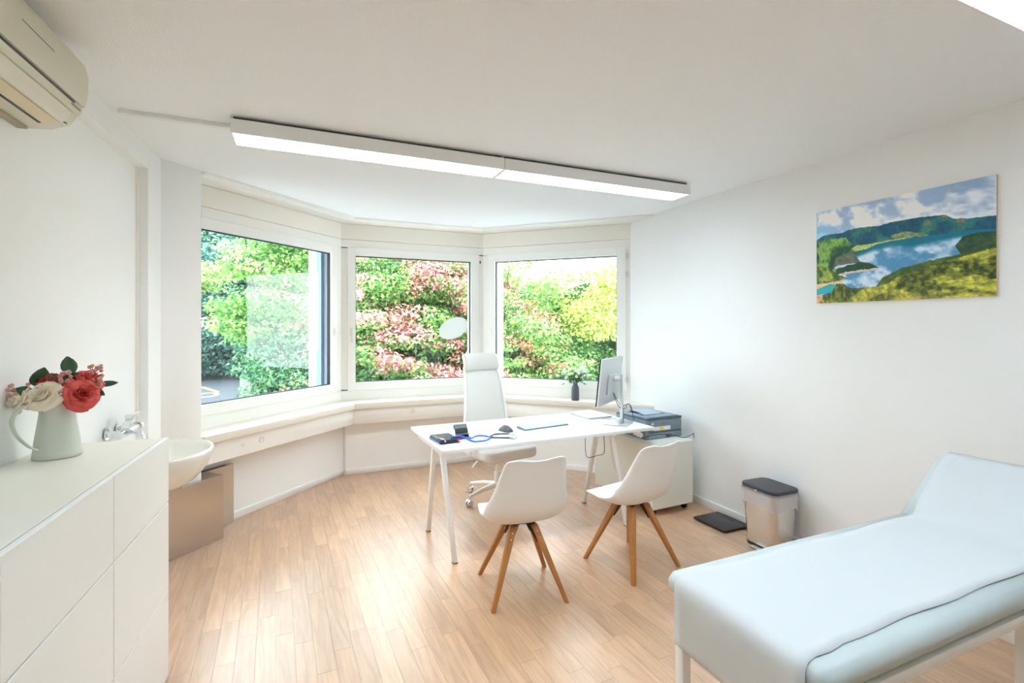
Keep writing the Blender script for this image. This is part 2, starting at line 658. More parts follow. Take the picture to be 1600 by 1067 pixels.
for k1, sL, sR, c in ((0, 1.56, .135, A_), (1, 1.43, .15, B_)):
    Ma, La = seg_matrix(*SEG[k1]); Mb, Lb = seg_matrix(*SEG[k1 + 1])
    dl = .30 if k1 == 0 else .13
    dr_ = .13 if k1 == 0 else .26
    P = [Ma @ Vector((sL, -.075, 0)), Ma @ Vector((sL + .0, -dl, 0)), Vector((*inter(k1, -.33), 0)), Mb @ Vector((sR, -dr_, 0)), Mb @ Vector((sR, -.075, 0)), Vector((*inter(k1, -.075), 0))]
    struct(obj('trim_%d' % (7 + k1), prism(B(), [(v.x, v.y) for v in P], ZS - .1, HC), PIER))
MS, L = seg_matrix(*SEG[0])
for j, ss in enumerate((1.50, 1.532)):      # blind guide rails outside the left window
    bm = B(); box(bm, ss, ss + .014, -.14 + .03 * j, -.08, .80, 2.45, MS)
    struct(obj('trim_%d' % (9 + j), bm, mat('blue_grey_guide_rail', srgb(120, 150, 185), .4)))
for k, (p, q) in enumerate(SEG):
    MS, L = seg_matrix(p, q)
    bm = B(); box(bm, -.1, L + .1, -.42, -.076, ZS - .09, ZS + .06, MS)
    struct(obj('trim_%d' % (11 + k), bm, mat('grey_outside_sill', (.45, .5, .55), .5)))
    bm = B(); box(bm, -.02, L + .02, -.32, -.076, 2.36, HC, MS)
    struct(obj('trim_%d' % (14 + k), bm, PIER))
    # portal guides sky light through the pane
    pl = bpy.data.lights.new('window_portal', 'AREA'); pl.shape = 'RECTANGLE'
    pl.size = glass_s[k][1] - glass_s[k][0]; pl.size_y = 1.34
    pl.cycles.is_portal = True
    po = bpy.data.objects.new('window_portal', pl); COL.objects.link(po)
    c = MS @ Vector(((glass_s[k][0] + glass_s[k][1]) / 2, -.09, 1.615))
    nrm = (MS.to_3x3() @ Vector((0, 1, 0)))
    po.location = c; po.rotation_euler = nrm.to_track_quat('-Z', 'Y').to_euler()

struct(obj('baseboard_side', box(B(), 3.176, 3.19, YB, 4.05, 0, .068), TRIM, bevel=.003))
struct(obj('baseboard_wall_left', box(B(), .2, 1.18, -.061, -.048, 0, .06, ML), TRIM))

# cable duct on the ceiling
tag(obj('cable_duct', box(B(), -.83, -.32, 3.045, 3.08, HC - .021, HC + .0005), TRIM, bevel=.002, seg=1),
    'slim white cable duct on the ceiling between left wall and lamp', 'cable duct')

# ------------------------------------------------------------------ metal clad base left of the bay
METAL = mat('brushed_stainless_steel', (.60, .56, .53), .2, metal=1, bump=(9, .05))
base = thing('metal_plinth', 'polished steel box cladding at the foot of the angled wall, reflecting the wooden floor', 'metal cladding')
Mc = Matrix(((q7, q7, 0, -.83), (q7, -q7, 0, 3.81), (0, 0, 1, 0), (0, 0, 0, 1)))   # x along the angled wall, y into the room
obj('front_box', box(B(), -.0, .463, -.027, .006, .0, .462, Mc), METAL, base, bevel=.002, seg=1)
obj('side_box', box(B(), .322, .463, -.183, -.0275, .0, .462, Mc), METAL, base, bevel=.002, seg=1)
obj('rear_box', box(B(), .322, .70, -.226, -.1835, .0, .462, Mc), METAL, base, bevel=.002, seg=1)

obj('top_gap', box(B(), .36, .64, -.219, -.190, .4622, .4628, Mc), DARK, base)

# ------------------------------------------------------------------ washbasin and tap
CER = mat('white_ceramic', (.84, .83, .77), .12, coat=.3)
ba = thing('washbasin', 'white oval wall-hung washbasin between the drawer cabinet and the angled wall', 'washbasin', (-.678, 3.24, .85), R(-2.8))
bm = B()
n = 40
prof = [(1.0, 0), (.985, .012), (.95, .014), (.90, -.005), (.80, -.045), (.6, -.09), (.3, -.12), (.0, -.125)]
prof_o = [(1.0, 0), (.97, -.03), (.86, -.09), (.66, -.15), (.42, -.19), (0, -.20)]


def basin_pt(r, z, t):
    x = math.cos(t); y = math.sin(t)
    cx = 1 if x > 0 else .95
    return Vector((max(r * .235 * x * cx, -.225), r * .30 * y, z))


for pf in (prof, prof_o):
    rings = []
    for r, z in pf:
        rings.append([bm.verts.new(basin_pt(r, z, 2 * math.pi * k / n)) for k in range(n)])
    for a, b in zip(rings, rings[1:]):
        for k in range(n): bm.faces.new([a[k], a[(k + 1) % n], b[(k + 1) % n], b[k]])
bmesh.ops.remove_doubles(bm, verts=bm.verts, dist=.0005)
obj('bowl', bm, CER, ba, smooth=True)
bm = B(); lathe(bm, [(0, -.118), (.022, -.118), (.024, -.121), (.024, -.13)], 16)
obj('drain', bm, CHROME, ba, autos=R(30))
bm = B(); tube(bm, smooth_path([(-.02, 0, -.19), (-.02, 0, -.30), (-.05, 0, -.34), (-.10, 0, -.33), (-.19, 0, -.33)]), .018, 12)
obj('trap', bm, CHROME, ba, autos=R(50))

fa = thing('wall_tap', 'chrome wall-mounted lever tap above the washbasin', 'tap', (-.905, 3.24, .985), R(-2.8))
bm = B(); tube(bm, [(.07, -.13, 0), (.07, .12, 0)], .021, 14); tube(bm, [(.07, .12, 0), (.07, .16, 0)], .027, 14)
tube(bm, [(0, -.075, 0), (.07, -.075, 0)], .016, 12); tube(bm, [(0, .075, 0), (.07, .075, 0)], .016, 12)
obj('mixer_body', bm, CHROME, fa, autos=R(40))
bm = B(); tube(bm, [(0, -.075, 0), (.006, -.075, 0)], .03, 16); tube(bm, [(0, .075, 0), (.006, .075, 0)], .03, 16)
pieces('wall_rosette', bm, CHROME, fa, autos=R(40))
bm = B(); tube(bm, smooth_path([(.07, -.06, .0), (.12, -.10, .012), (.17, -.15, .01), (.185, -.165, -.02)]), .012, 12)
obj('spout', bm, CHROME, fa, autos=R(50))
bm = B(); tube(bm, [(.07, -.02, .02), (.07, -.02, .05)], .018, 12); tube(bm, smooth_path([(.07, .05, .075), (.08, -.03, .052), (.10, -.13, .03)]), 0, sq=(.014, .007))
box(bm, .055, .085, .0, .03, .05, .085)
tube(bm, [(.07, .03, .074), (.072, .17, .078)], .004, 8)
obj('lever', bm, CHROME, fa, autos=R(40))

# ------------------------------------------------------------------ drawer cabinet at the left
s_far = 1.19
cab = thing('drawer_cabinet', 'long white handleless drawer cabinet along the left wall, under the flower jug', 'cabinet')
cab.matrix_world = ML @ Matrix.Translation((s_far, 0, 0))
CW = mat('white_matt_lacquer', (.86, .87, .86), .38)
bm = B()
box(bm, .002, 1.798, -.052, .325, .02, 1.036)
box(bm, .03, 1.77, -.04, .31, 0, .02)
obj('carcass', bm, CW, cab)
CTOP = mat('pale_cabinet_top', (.80, .78, .70), .4)
obj('top', box(B(), 0, 1.80, -.055, .3355, 1.037, 1.055), CTOP, cab, bevel=.001, seg=1)
for j in range(3):
    for z0, z1 in ((.015, .3915), (.3965, .7715), (.7765, 1.057)):
        obj('drawer', box(B(), j * .6 + .0025, j * .6 + .5975, .3425, .3605, z0, z1), CW, cab, bevel=.0012, seg=1)

# ------------------------------------------------------------------ air conditioner
ac = thing('air_conditioner', 'aged ivory split air conditioner high on the left wall', 'air conditioner')
ac.matrix_world = ML @ Matrix.Translation((1.375, -.06, 0))
# profile (depth from wall, z)
pf = [(0, 2.287), (.09, 2.292), (.15, 2.318), (.183, 2.37), (.197, 2.44), (.2, 2.50), (.19, 2.545), (.165, 2.575), (0, 2.58)]


def ext(bm, prof, x0, x1, inset=0.0):
    a = [bm.verts.new((x0, y, z)) for y, z in prof]; b = [bm.verts.new((x1, y, z)) for y, z in prof]
    bm.faces.new(a); bm.faces.new(b[::-1])
    for i in range(len(prof)):
        j = (i + 1) % len(prof)
        bm.faces.new([a[i], a[j], b[j], b[i]])
    return bm


ACL = .86
obj('casing', ext(B(), pf, 0, ACL), ACC, ac, bevel=.012, seg=3)


def ac_strip(name, m, i0, f0, i1, f1, x0, x1, off0, off1):
    """a shell strip lying over the casing profile"""
    def pt(i, f): return Vector(pf[i]).lerp(Vector(pf[i + 1]), f)
    path = [pt(i0, f0)] + [Vector(pf[i]) for i in range(i0 + 1, i1 + 1)] + [pt(i1, f1)]
    c = Vector((.06, 2.43))
    prof = [p + (p - c).normalized() * off1 for p in path] + [p + (p - c).normalized() * off0 for p in reversed(path)]
    return obj(name, ext(B(), [(p.x, p.y) for p in prof], x0, x1), m, ac, bevel=.001, seg=1)


ac_strip('front_panel', ACC, 3, .30, 6, .9, .012, ACL - .012, -.002, .009)
ac_strip('front_slot', DARK, 3, .16, 3, .28, .07, ACL - .02, -.001, .001)
ac_strip('front_slot', DARK, 4, .55, 4, .59, .27, .46, .009, .0098)
ac_strip('upper_band', ACC, 2, .72, 3, .12, .02, ACL - .02, -.002, .004)
ac_strip('upper_vane', mat('pale_vane_plastic', (.78, .75, .66), .2), 1, .78, 2, .66, .06, ACL - .04, -.002, .005)
ac_strip('lower_vane', ACC2, 1, .08, 1, .70, .07, ACL - .04, -.002, .004)
ac_strip('outlet_slot', DARK, 0, .90, 1, .03, .08, ACL - .04, -.001, .0012)
ac_strip('status_display', mat('grey_display', (.25, .27, .24), .2), 3, .0, 3, .09, .03, .10, .004, .0055)
bm = B(); lathe(bm, [(0, .0), (.010, 0), (.010, .004), (0, .005)], 14, Matrix.Translation((.045, .145, 2.318)) @ Matrix.Rotation(R(150), 4, 'X'))
obj('sensor', bm, mat('dark_sensor', (.12, .12, .08), .2), ac)
obj('wall_bracket', box(B(), .03, .20, .0, .03, 2.279, 2.29), mat('beige_bracket', (.42, .38, .28), .6), ac)

# ------------------------------------------------------------------ ceiling luminaires
REFL = mat('white_louver', (.9, .92, .93), .35)


def luminaire(x0, y0, label, color, n=56, watts=1.0):
    L = 1.527; Wd = .21; z0, z1 = 2.543, 2.615
    t = thing('ceiling_lamp', label, 'lamp', (x0, y0, z0), 0, 'fluorescent ceiling lamps')
    H = z1 - z0
    bm = B()
    box(bm, 0, L, 0, .012, 0, H); box(bm, 0, L, Wd - .012, Wd, 0, H)
    box(bm, 0, .008, .012, Wd - .012, 0.0, H); box(bm, L - .008, L, .012, Wd - .012, 0.0, H)
    box(bm, .008, L - .008, .012, Wd - .012, H - .012, H)
    obj('housing', bm, STEEL, t)
    bm = B()
    box(bm, .01, L - .01, .03, Wd - .03, H, HC - z0)
    obj('mounting_plate', bm, mat('dark_mounting_plate', (.1, .1, .1), .6), t)
    bm = B()
    for i in range(1, n):
        x = L * i / n
        box(bm, x - .0015, x + .0015, .012, Wd - .012, .002, .020)
    o = obj('louver_blades', bm, REFL, t, kind='stuff')
    bm = B(); box(bm, .008, L - .008, Wd / 2 - .004, Wd / 2 + .004, .001, .016)
    obj('louver_spine', bm, REFL, t)
    for ty in (.06, .15):
        bm = B(); tube(bm, [(.03, ty, .044), (L - .03, ty, .044)], .008, 10)
        obj('fluorescent_tube', bm, mat('glowing_tube', (1, 1, 1), .5, emit=color, es=6), t, smooth=True)
    la = bpy.data.lights.new('ceiling_lamp_light', 'AREA'); la.shape = 'RECTANGLE'; la.size = L - .06; la.size_y = Wd - .05
    la.energy = LAMP * watts; la.color = color
    lo = bpy.data.objects.new('ceiling_lamp_light', la); COL.objects.link(lo); lo.parent = t
    lo.location = (L / 2, Wd / 2, .034)
    return t


luminaire(-.32, 2.90, 'warmer fluorescent ceiling lamp, left half of the row before the bay', (.90, .93, .92), 60)
luminaire(1.212, 2.90, 'cooler fluorescent ceiling lamp, right half of the row before the bay', (.72, .875, 1), 60)
luminaire(1.212, .64, 'fluorescent ceiling lamp cut by the top right corner of the photo', (.70, .86, 1), 60, .8)
luminaire(-.32, .64, 'fluorescent ceiling lamp over the photographer, left of the corner one', (.70, .86, 1), 60, .8)

# ------------------------------------------------------------------ desk
desk = thing('desk', 'white rectangular desk on A-shaped trestle legs in the bay', 'desk', (.861, 3.126, 0), R(1.9))
DT = mat('white_desk_top', (.88, .88, .88), .3)
obj('tabletop', box(B(), 0, 1.776, 0, .848, .704, .73), DT, desk, bevel=.002)
for tx, hx in ((.055, .04), (1.45, 1.44)):
    for fy, ty in ((-.03, .13), (.53, .31)):
        bm = B(); taper(bm, (tx + (.02 if fy < 0 else .0), fy, .004), (hx, ty, .69), .0155, .0175)
        obj('leg', bm, STEEL, desk, bevel=.003, label='slanted square white steel leg')
    for fy in (-.03, .53):
        bm = B(); box(bm, tx + (.02 if fy < 0 else 0) - .0165, tx + (.02 if fy < 0 else 0) + .0165, fy - .0165, fy + .0165, 0, .005)
        obj('foot_pad', bm, DARK, desk)
    obj('crossbar', box(B(), hx - .0175, hx + .0175, .08, .70, .672, .7038), STEEL, desk, bevel=.003)
    bm = B(); tube(bm, [(hx + .22, .03, .668), (hx + .22, .07, .668)], .020, 14); box(bm, hx + .175, hx + .215, .03, .07, .668, .7038)
    obj('clamp_knob', bm, CREAM2, desk, autos=R(40))

# ------------------------------------------------------------------ shell chairs
OAK = mat('oak_leg_wood', srgb(176, 118, 58), .42, vary=(30, .15))


def shell_grid():
    # profile of the centre line: (y forward, z), and half width
    P = smooth_path([(0, .235, .432), (0, .215, .447), (0, .14, .438), (0, .04, .425), (0, -.06, .424), (0, -.135, .448), (0, -.185, .51), (0, -.215, .60), (0, -.24, .70), (0, -.262, .79), (0, -.272, .825)], 4)
    nP = len(P)
    W = np.interp(np.linspace(0, 1, nP), [0, .04, .12, .3, .5, .62, .75, .9, .97, 1], [.12, .17, .205, .235, .247, .235, .203, .175, .155, .12])
    lift = np.interp(np.linspace(0, 1, nP), [0, .15, .3, .45, .58, .75, .9, 1], [.0, .012, .04, .085, .10, .07, .035, .0])
    rows = []
    for i, p in enumerate(P):
        a = P[max(i - 1, 0)]; b = P[min(i + 1, nP - 1)]
        tg = (b - a).normalized()
        nr = Vector((0, tg.z, -tg.y))       # towards sitter: up on the seat, forward on the back
        if nr.z < 0 and nr.y < 0: nr = -nr
        nr = Vector((0, abs(tg.z), abs(tg.y)))
        row = []
        for j in range(17):
            u = -1 + 2 * j / 16
            x = W[i] * math.sin(u * math.pi / 2 * .92) / math.sin(math.pi / 2 * .92)
            c = abs(u) ** 2.6 * lift[i]
            q = Vector((x, p.y, p.z)) + nr * c
            if i > nP * .8:                 # gentle wave of the top edge
                k = (i / (nP - 1) - .8) / .2
                q.z += k * (.007 * math.cos(u * math.pi * 1.15) * -1 + .003)
            if i < 6: q.z -= .012 * abs(u) ** 2 * (1 - i / 6)
            row.append(q)
        rows.append(row)
    return rows


def make_chair():
    t = thing('shell_chair', '', 'chair')
    bm = sheet(B(), shell_grid())
    sh = obj('seat_shell', bm, WPLAST, t, smooth=True)
    so_ = sh.modifiers.new('thickness', 'SOLIDIFY'); so_.thickness = .011; so_.offset = -1
    sb = sh.modifiers.new('round', 'SUBSURF'); sb.levels = sb.render_levels = 1
    BR = mat('black_metal_bracket', (.03, .03, .035), .4, metal=.5) if 'black_metal_bracket' not in bpy.data.materials else bpy.data.materials['black_metal_bracket']
    bm = B()
    for a in (45, 135):
        box(bm, -.075, .075, -.013, .013, .388, .402, Matrix.Rotation(R(a), 4, 'Z'))
    box(bm, -.07, .07, -.06, .08, .398, .41)
    obj('under_plate', bm, BR, t)
    for sx_ in (-1, 1):
        for sy_ in (-1, 1):
            bm = B(); taper(bm, (sx_ * .21, sy_ * .21, 0), (sx_ * .062, sy_ * .062, .395), .0125, .0205, 0)
            lg = obj('leg', bm, OAK, t, bevel=.004)
            bm = B()
            taper(bm, (sx_ * .078, sy_ * .078, .30), (sx_ * .045, sy_ * .045, .398), .004, .017, R(45))
            obj('bracket', bm, BR, lg)
            bm = B()
            for hz in (.335, .365):
                f = (.395 - hz) / .395
                c = Vector((sx_ * (.062 + .148 * f), sy_ * (.062 + .148 * f) - .0195, hz))
                tube(bm, [c + Vector((0, .004, 0)), c - Vector((0, .0012, 0))], .0042, 8)
            pieces('screw', bm, CHROME, lg)
    return t


ch1 = make_chair()
ch1.location = (1.207, 2.65, 0); ch1.rotation_euler = (0, 0, R(-9.8))
ch1['label'] = 'white shell chair on four oak legs, left one, its back straight to the camera'
ch1['group'] = 'visitor chairs before the desk'
ch2 = dup(ch1, (1.997, 2.646, 0), R(10.8), 'white shell chair on four oak legs, right one, turned sideways near the couch')
[c for c in ch1.children if c.name.startswith('seat_shell')][0].rotation_euler = (0, 0, R(6))     # the shells swivel on the leg frame

# ------------------------------------------------------------------ office chair
CUSH = mat('light_grey_seat_fabric', (.78, .78, .78), .9, bump=(300, .2))
MESHW = mat('white_mesh_fabric', (.80, .79, .75), .8, bump=(400, .3))
oc = thing('office_chair', 'white high-backed swivel office chair with headrest behind the desk', 'chair', (1.64, 4.10, 0), R(191))
# chair faces local +y
bm = B()
rows = []
bp_ = smooth_path([(0, -.20, .52), (0, -.225, .62), (0, -.235, .75), (0, -.255, .90), (0, -.29, 1.05), (0, -.33, 1.16)], 4)
for i, p in enumerate(bp_):
    f = i / (len(bp_) - 1)
    wd = .24 * (1 - f) + .170 * f
    rows.append([Vector((wd * u, p.y + .035 * u * u * (1 - .4 * f), p.z)) for u in np.linspace(-1, 1, 11)])
sheet(bm, rows)
o = obj('mesh_back', bm, MESHW, oc, smooth=True)
m_ = o.modifiers.new('thickness', 'SOLIDIFY'); m_.thickness = .012
bm = B()
for sx_ in (-1, 1):
    pts = [Vector((sx_ * (.247 * (1 - i / (len(bp_) - 1)) + .177 * i / (len(bp_) - 1)), p.y + .03, p.z)) for i, p in enumerate(bp_)]
    tube(bm, pts, .012, 8)
pieces('back_frame', bm, STEEL, oc, smooth=True)
bm = B()
rows = []
for z, yo in ((1.135, -.33), (1.15, -.315), (1.20, -.32), (1.255, -.345), (1.275, -.37)):
    rows.append([Vector((.19 * u, yo + .045 * u * u, z)) for u in np.linspace(-1, 1, 11)])
sheet(bm, rows)
o = obj('headrest', bm, mat('pale_headrest_leather', (.72, .70, .64), .5), oc, smooth=True)
m_ = o.modifiers.new('thickness', 'SOLIDIFY'); m_.thickness = .05; m_.offset = 0
m_ = o.modifiers.new('round', 'SUBSURF'); m_.levels = m_.render_levels = 2
bm = B()
prism(bm, rrect(-.265, .265, -.22, .29, .10, 6), .40, .488)
obj('seat', bm, CUSH, oc, bevel=.028, seg=4)
bm = B(); box(bm, -.09, .09, -.15, .12, .37, .415); box(bm, -.03, .03, -.26, -.12, .38, .41)
tube(bm, smooth_path([(0, -.24, .395), (0, -.30, .44), (0, -.285, .56), (0, -.27, .62)]), .022, 10)
obj('tilt_mechanism', bm, STEEL, oc, bevel=.006)
bm = B(); tube(bm, [(.08, .05, .385), (.25, .07, .38)], .006, 8); tube(bm, [(.25, .07, .38), (.31, .09, .345)], .014, 10)
obj('lever', bm, STEEL, oc, autos=R(40))
bm = B(); tube(bm, [(0, 0, .10), (0, 0, .24)], .032, 16); tube(bm, [(0, 0, .24), (0, 0, .375)], .02, 16)
obj('gas_column', bm, STEEL, oc, autos=R(40))
for k in range(5):
    a = R(5.5 + 72 * k)
    c, s = math.cos(a), math.sin(a)
    bm = B(); tube(bm, [(c * .02, s * .02, .125), (c * .15, s * .15, .115), (c * .30, s * .30, .085)], [.026, .021, .014], 10)
    arm = obj('base_arm', bm, STEEL, oc, autos=R(60))
    bm = B()
    for off in (-.014, .014):
        cc = Vector((c * .31 - s * off, s * .31 + c * off, .028)); ax = Vector((-s, c, 0)) * .008
        tube(bm, [cc - ax, cc + ax], .028, 16)
    tube(bm, [(c * .30, s * .30, .05), (c * .30, s * .30, .085)], .008, 8)
    obj('caster', bm, CHROME, arm, autos=R(40))
# armless; two armrest stubs do not show in the photograph

# ------------------------------------------------------------------ printer on its rolling cabinet
rc = thing('rolling_cabinet', 'white cabinet on castors between desk and right wall, under the printer', 'cabinet', (2.62, 3.19, 0), R(3))
RW = mat('white_cabinet_lacquer', (.82, .83, .77), .35)
bm = B(); box(bm, 0, .44, .012, .78, .055, .572)
obj('body', bm, RW, rc, bevel=.002, seg=1)
obj('front_panel', box(B(), -.002, .442, 0, .014, .055, .578), RW, rc, bevel=.002, seg=1)
obj('top_panel', box(B(), -.003, .443, .014, .782, .572, .586), RW, rc, bevel=.002, seg=1)
for cx, cy in ((.05, .05), (.39, .05), (.05, .72), (.39, .72)):
    bm = B(); tube(bm, [(cx - .012, cy, .025), (cx + .012, cy, .025)], .025, 16); box(bm, cx - .006, cx + .006, cy - .01, cy + .01, .025, .056)
    obj('caster', bm, DARK, rc, autos=R(40))

GREY = mat('slate_grey_plastic', srgb(122, 137, 148), .5)
GREY2 = mat('darker_slate_plastic', srgb(72, 83, 95), .4)
pr = thing('laser_printer', 'slate grey laser printer on the white rolling cabinet', 'printer', (2.668, 3.33, .5862), R(3))
bm = B(); prism(bm, rrect(0, .40, 0, .40, .012), 0, .165)
obj('body', bm, GREY, pr, bevel=.004)
bm = B(); prism(bm, rrect(-.003, .403, -.003, .403, .014), .165, .176)
obj('top_rim', bm, GREY2, pr, bevel=.002, seg=1)
bm = B()
sheet(bm, [[Vector((x, y, z)) for x in (.10, .20, .30)] for y, z in ((.06, .1765), (.10, .1775), (.24, .1985), (.33, .2), (.345, .177))])
o = obj('paper_tray', bm, mat('blue_grey_tray', srgb(160, 176, 192), .4), pr)
m_ = o.modifiers.new('thickness', 'SOLIDIFY'); m_.thickness = .004
bm = B(); box(bm, .02, .38, .02, .36, .176, .182); box(bm, .06, .34, .30, .36, .182, .188)
obj('top_cover', bm, mat('blue_grey_cover', srgb(112, 130, 150), .35), pr, bevel=.003)
obj('output_slot', box(B(), .07, .32, .12, .17, .182, .1836), DARK, pr)
obj('front_flap', box(B(), .03, .385, -.006, 0, .062, .155), GREY, pr, bevel=.002)
obj('paper_cassette', box(B(), .02, .39, -.006, 0, .008, .055), GREY, pr, bevel=.002)
obj('side_cover', box(B(), .4, .412, .02, .3, .0, .10), GREY2, pr, bevel=.003)
obj('flap_gap', box(B(), .03, .385, -.0066, -.0058, .0555, .0615), DARK, pr)
pl_ = obj('sticker', box(B(), .075, .26, -.0072, -.006, .074, .106), mat('white_sticker', (.85, .87, .88), .5), pr)
obj('sticker_mark', box(B(), .14, .185, -.0078, -.0072, .078, .105), mat('yellow_print', srgb(228, 205, 30), .5), pl_)
obj('sticker', box(B(), .05, .075, -.0072, -.006, .125, .14), mat('white_sticker_b', (.8, .82, .85), .5), pr)
obj('button', box(B(), .17, .20, -.0075, -.006, .13, .134), GREY2, pr)

# ------------------------------------------------------------------ monitor
mo = thing('monitor', 'silver computer monitor seen from behind on the right of the desk', 'monitor', (2.47, 3.42, .7302), R(37.3))
MS_ = mat('silver_monitor_back', (.64, .67, .68), .38, metal=.2)
# local x along the panel, local -y points to the camera side (back of the monitor)
tilt = Matrix.Translation((-.02, .075, .36)) @ Matrix.Rotation(R(6), 4, 'X')
bm = B(); box(bm, -.29, .25, -.012, .004, -.19, .19, tilt)
obj('panel_back', bm, MS_, mo, bevel=.004)
bm = B(); box(bm, -.29, .25, .004, .014, -.19, .19, tilt)
pb = obj('bezel', bm, DARK, mo, bevel=.002, seg=1)
obj('screen', box(B(), -.282, .242, .014, .0146, -.182, .182, tilt), mat('dark_screen', (.01, .01, .012), .15), pb)
bm = B(); box(bm, -.13, .13, -.03, -.012, -.11, .06, tilt)
obj('rear_bulge', bm, MS_, mo, bevel=.01)
bm = B(); tube(bm, [(-.02, .04, .37), (-.02, -.01, .37)], .022, 14)
obj('hinge', bm, MS_, mo, autos=R(40))
bm = B(); box(bm, -.042, .002, -.032, -.008, .008, .41)
obj('stand_post', bm, ALU, mo, bevel=.004)
bm = B(); prism(bm, rrect(-.13, .10, -.09, .11, .03, 5), 0, .009)
obj('stand_base', bm, ALU, mo, bevel=.002)
mc = B()
tube(mc, smooth_path([(-.03, .05, .25), (-.06, .02, .20), (-.05, -.01, .14), (0, -.05, .13), (.05, -.04, .155), (.12, -.05, .13), (.16, -.06, .06), (.165, -.07, .004)]), .0028, 6)
tube(mc, smooth_path([(-.01, .05, .25), (-.045, .02, .21), (-.02, -.02, .15), (.04, -.05, .16), (.13, -.04, .15), (.22, -.03, .11), (.24, -.04, .05)]), .0025, 6)
pieces('cable', mc, DARK, mo, smooth=True)

# ------------------------------------------------------------------ things on the desk
ZD = .7302
lap = thing('laptop', 'closed silver laptop flat on the far right of the desk', 'laptop', (2.44, 3.83, ZD), R(2))
bm = B(); prism(bm, rrect(-.122, .122, -.165, .165, .014, 4), .002, .010)
obj('base', bm, ALU, lap, bevel=.0015, seg=1)
LS = mat('bright_silver_lid', (.80, .82, .85), .35, metal=.3)
bm = B(); prism(bm, rrect(-.122, .122, -.165, .165, .014, 4), .0105, .016)
obj('lid', bm, LS, lap, bevel=.0015, seg=1)
bm = B()
for cx, cy in ((-.09, -.13), (.09, -.13), (.09, .13), (-.09, .13)): lathe(bm, [(.008, 0), (.008, .003), (0, .003)], 10, Matrix.Translation((cx, cy, 0)))
pieces('rubber_foot', bm, DARK, lap)
bm = B(); lathe(bm, [(.010, 0), (.010, .0004), (0, .0004)], 16, Matrix.Translation((0, 0, .016)))
obj('lid_mark', bm, mat('grey_mark', (.3, .32, .35), .3), lap)
tag(obj('charging_cable', tube(B(), smooth_path([(2.40, 3.655, ZD + .010), (2.44, 3.62, ZD + .003), (2.50, 3.605, ZD + .003), (2.56, 3.60, ZD + .003)]), .0028, 6), mat('white_cord', (.7, .7, .7), .5), smooth=True),
    'thin pale charging cable leading from the closed laptop', 'cable')

kb = thing('keyboard', 'slim grey wireless keyboard in the middle of the desk', 'keyboard', (1.815, 3.555, ZD), R(9))
KM = mat('grey_keyboard_shell', srgb(104, 117, 132), .4)
bm = B(); ext(bm, [(-.06, 0), (.06, 0), (.06, .018), (.05, .019), (-.06, .008)], -.215, .215)
obj('shell', bm, KM, kb, bevel=.0015, seg=1)
KEY = mat('dark_grey_keys', srgb(196, 205, 214), .5)
keyme = None
for r_ in range(5):
    for c_ in range(15):
        if r_ == 0 and 4 <= c_ <= 8 and c_ != 6: continue
        wd = .0125 if not (r_ == 0 and c_ == 6) else .065
        if keyme is None or wd > .02:
            ko = obj('key', box(B(), -wd, wd, -.0085, .0085, 0, .0025), KEY, kb)
            if wd < .02: keyme = ko.data
        else:
            ko = bpy.data.objects.new('key', keyme); COL.objects.link(ko); ko.parent = kb
        yy = -.046 + r_ * .022
        ko.location = (-.196 + c_ * .028, yy, .0088 + (yy + .06) * .1)
        ko.rotation_euler = (R(5.5), 0, 0)

ms = thing('mouse', 'dark grey sculpted computer mouse beside the keyboard', 'mouse', (1.475, 3.52, ZD), R(20))
bm = B()
prof = []
rows = []
for i, (y, h, wd) in enumerate(((-.062, .006, .018), (-.05, .024, .032), (-.02, .045, .038), (.015, .047, .037), (.045, .028, .034), (.06, .008, .026))):
    rows.append([Vector((wd * math.cos(R(a)), y, .001 + h * math.sin(R(a)) ** .8)) for a in (0, 25, 55, 90, 125, 155, 180)])
sheet(bm, rows)
bmesh.ops.contextual_create(bm, geom=[e for e in bm.edges if e.is_boundary])
obj('shell', bm, mat('graphite_mouse_plastic', srgb(90, 95, 98), .35), ms, smooth=True)
bm = B(); tube(bm, [(-.004, .03, .036), (.004, .03, .036)], .011, 14)
obj('scroll_wheel', bm, CHROME, ms, autos=R(40))
bm = B(); tube(bm, [(.030, -.01, .036), (.040, -.01, .033)], .009, 12)
obj('thumb_wheel', bm, ALU, ms, autos=R(40))

cs = thing('instrument_case', 'black zip case with silver rim on the left end of the desk', 'case', (.955, 3.405, ZD), R(6))
CASEM = mat('black_case_fabric', (.012, .013, .02), .5)
bm = B(); prism(bm, rrect(-.075, .075, -.11, .11, .015, 4), 0, .028)
obj('body', bm, CASEM, cs, bevel=.008, seg=3)
bm = B(); tube(bm, smooth_path([(-.055, .10, .032), (-.068, .03, .034), (-.066, -.05, .034), (-.045, -.10, .03), (-.04, -.112, .014)]), 0, sq=(.006, .003))
obj('metal_rim', bm, CHROME, cs)
obj('blue_edge', box(B(), -.079, -.0745, -.10, .10, .002, .014), mat('blue_trim', srgb(60, 110, 190), .4), cs)
bm = B(); box(bm, .05, .078, -.113, -.075, .010, .026)
obj('red_tab', bm, mat('red_tab_plastic', srgb(205, 45, 60), .4), cs, bevel=.003)
bm = B(); box(bm, .058, .082, -.118, -.10, .008, .020)
obj('zip_pull', bm, CHROME, cs, bevel=.002)

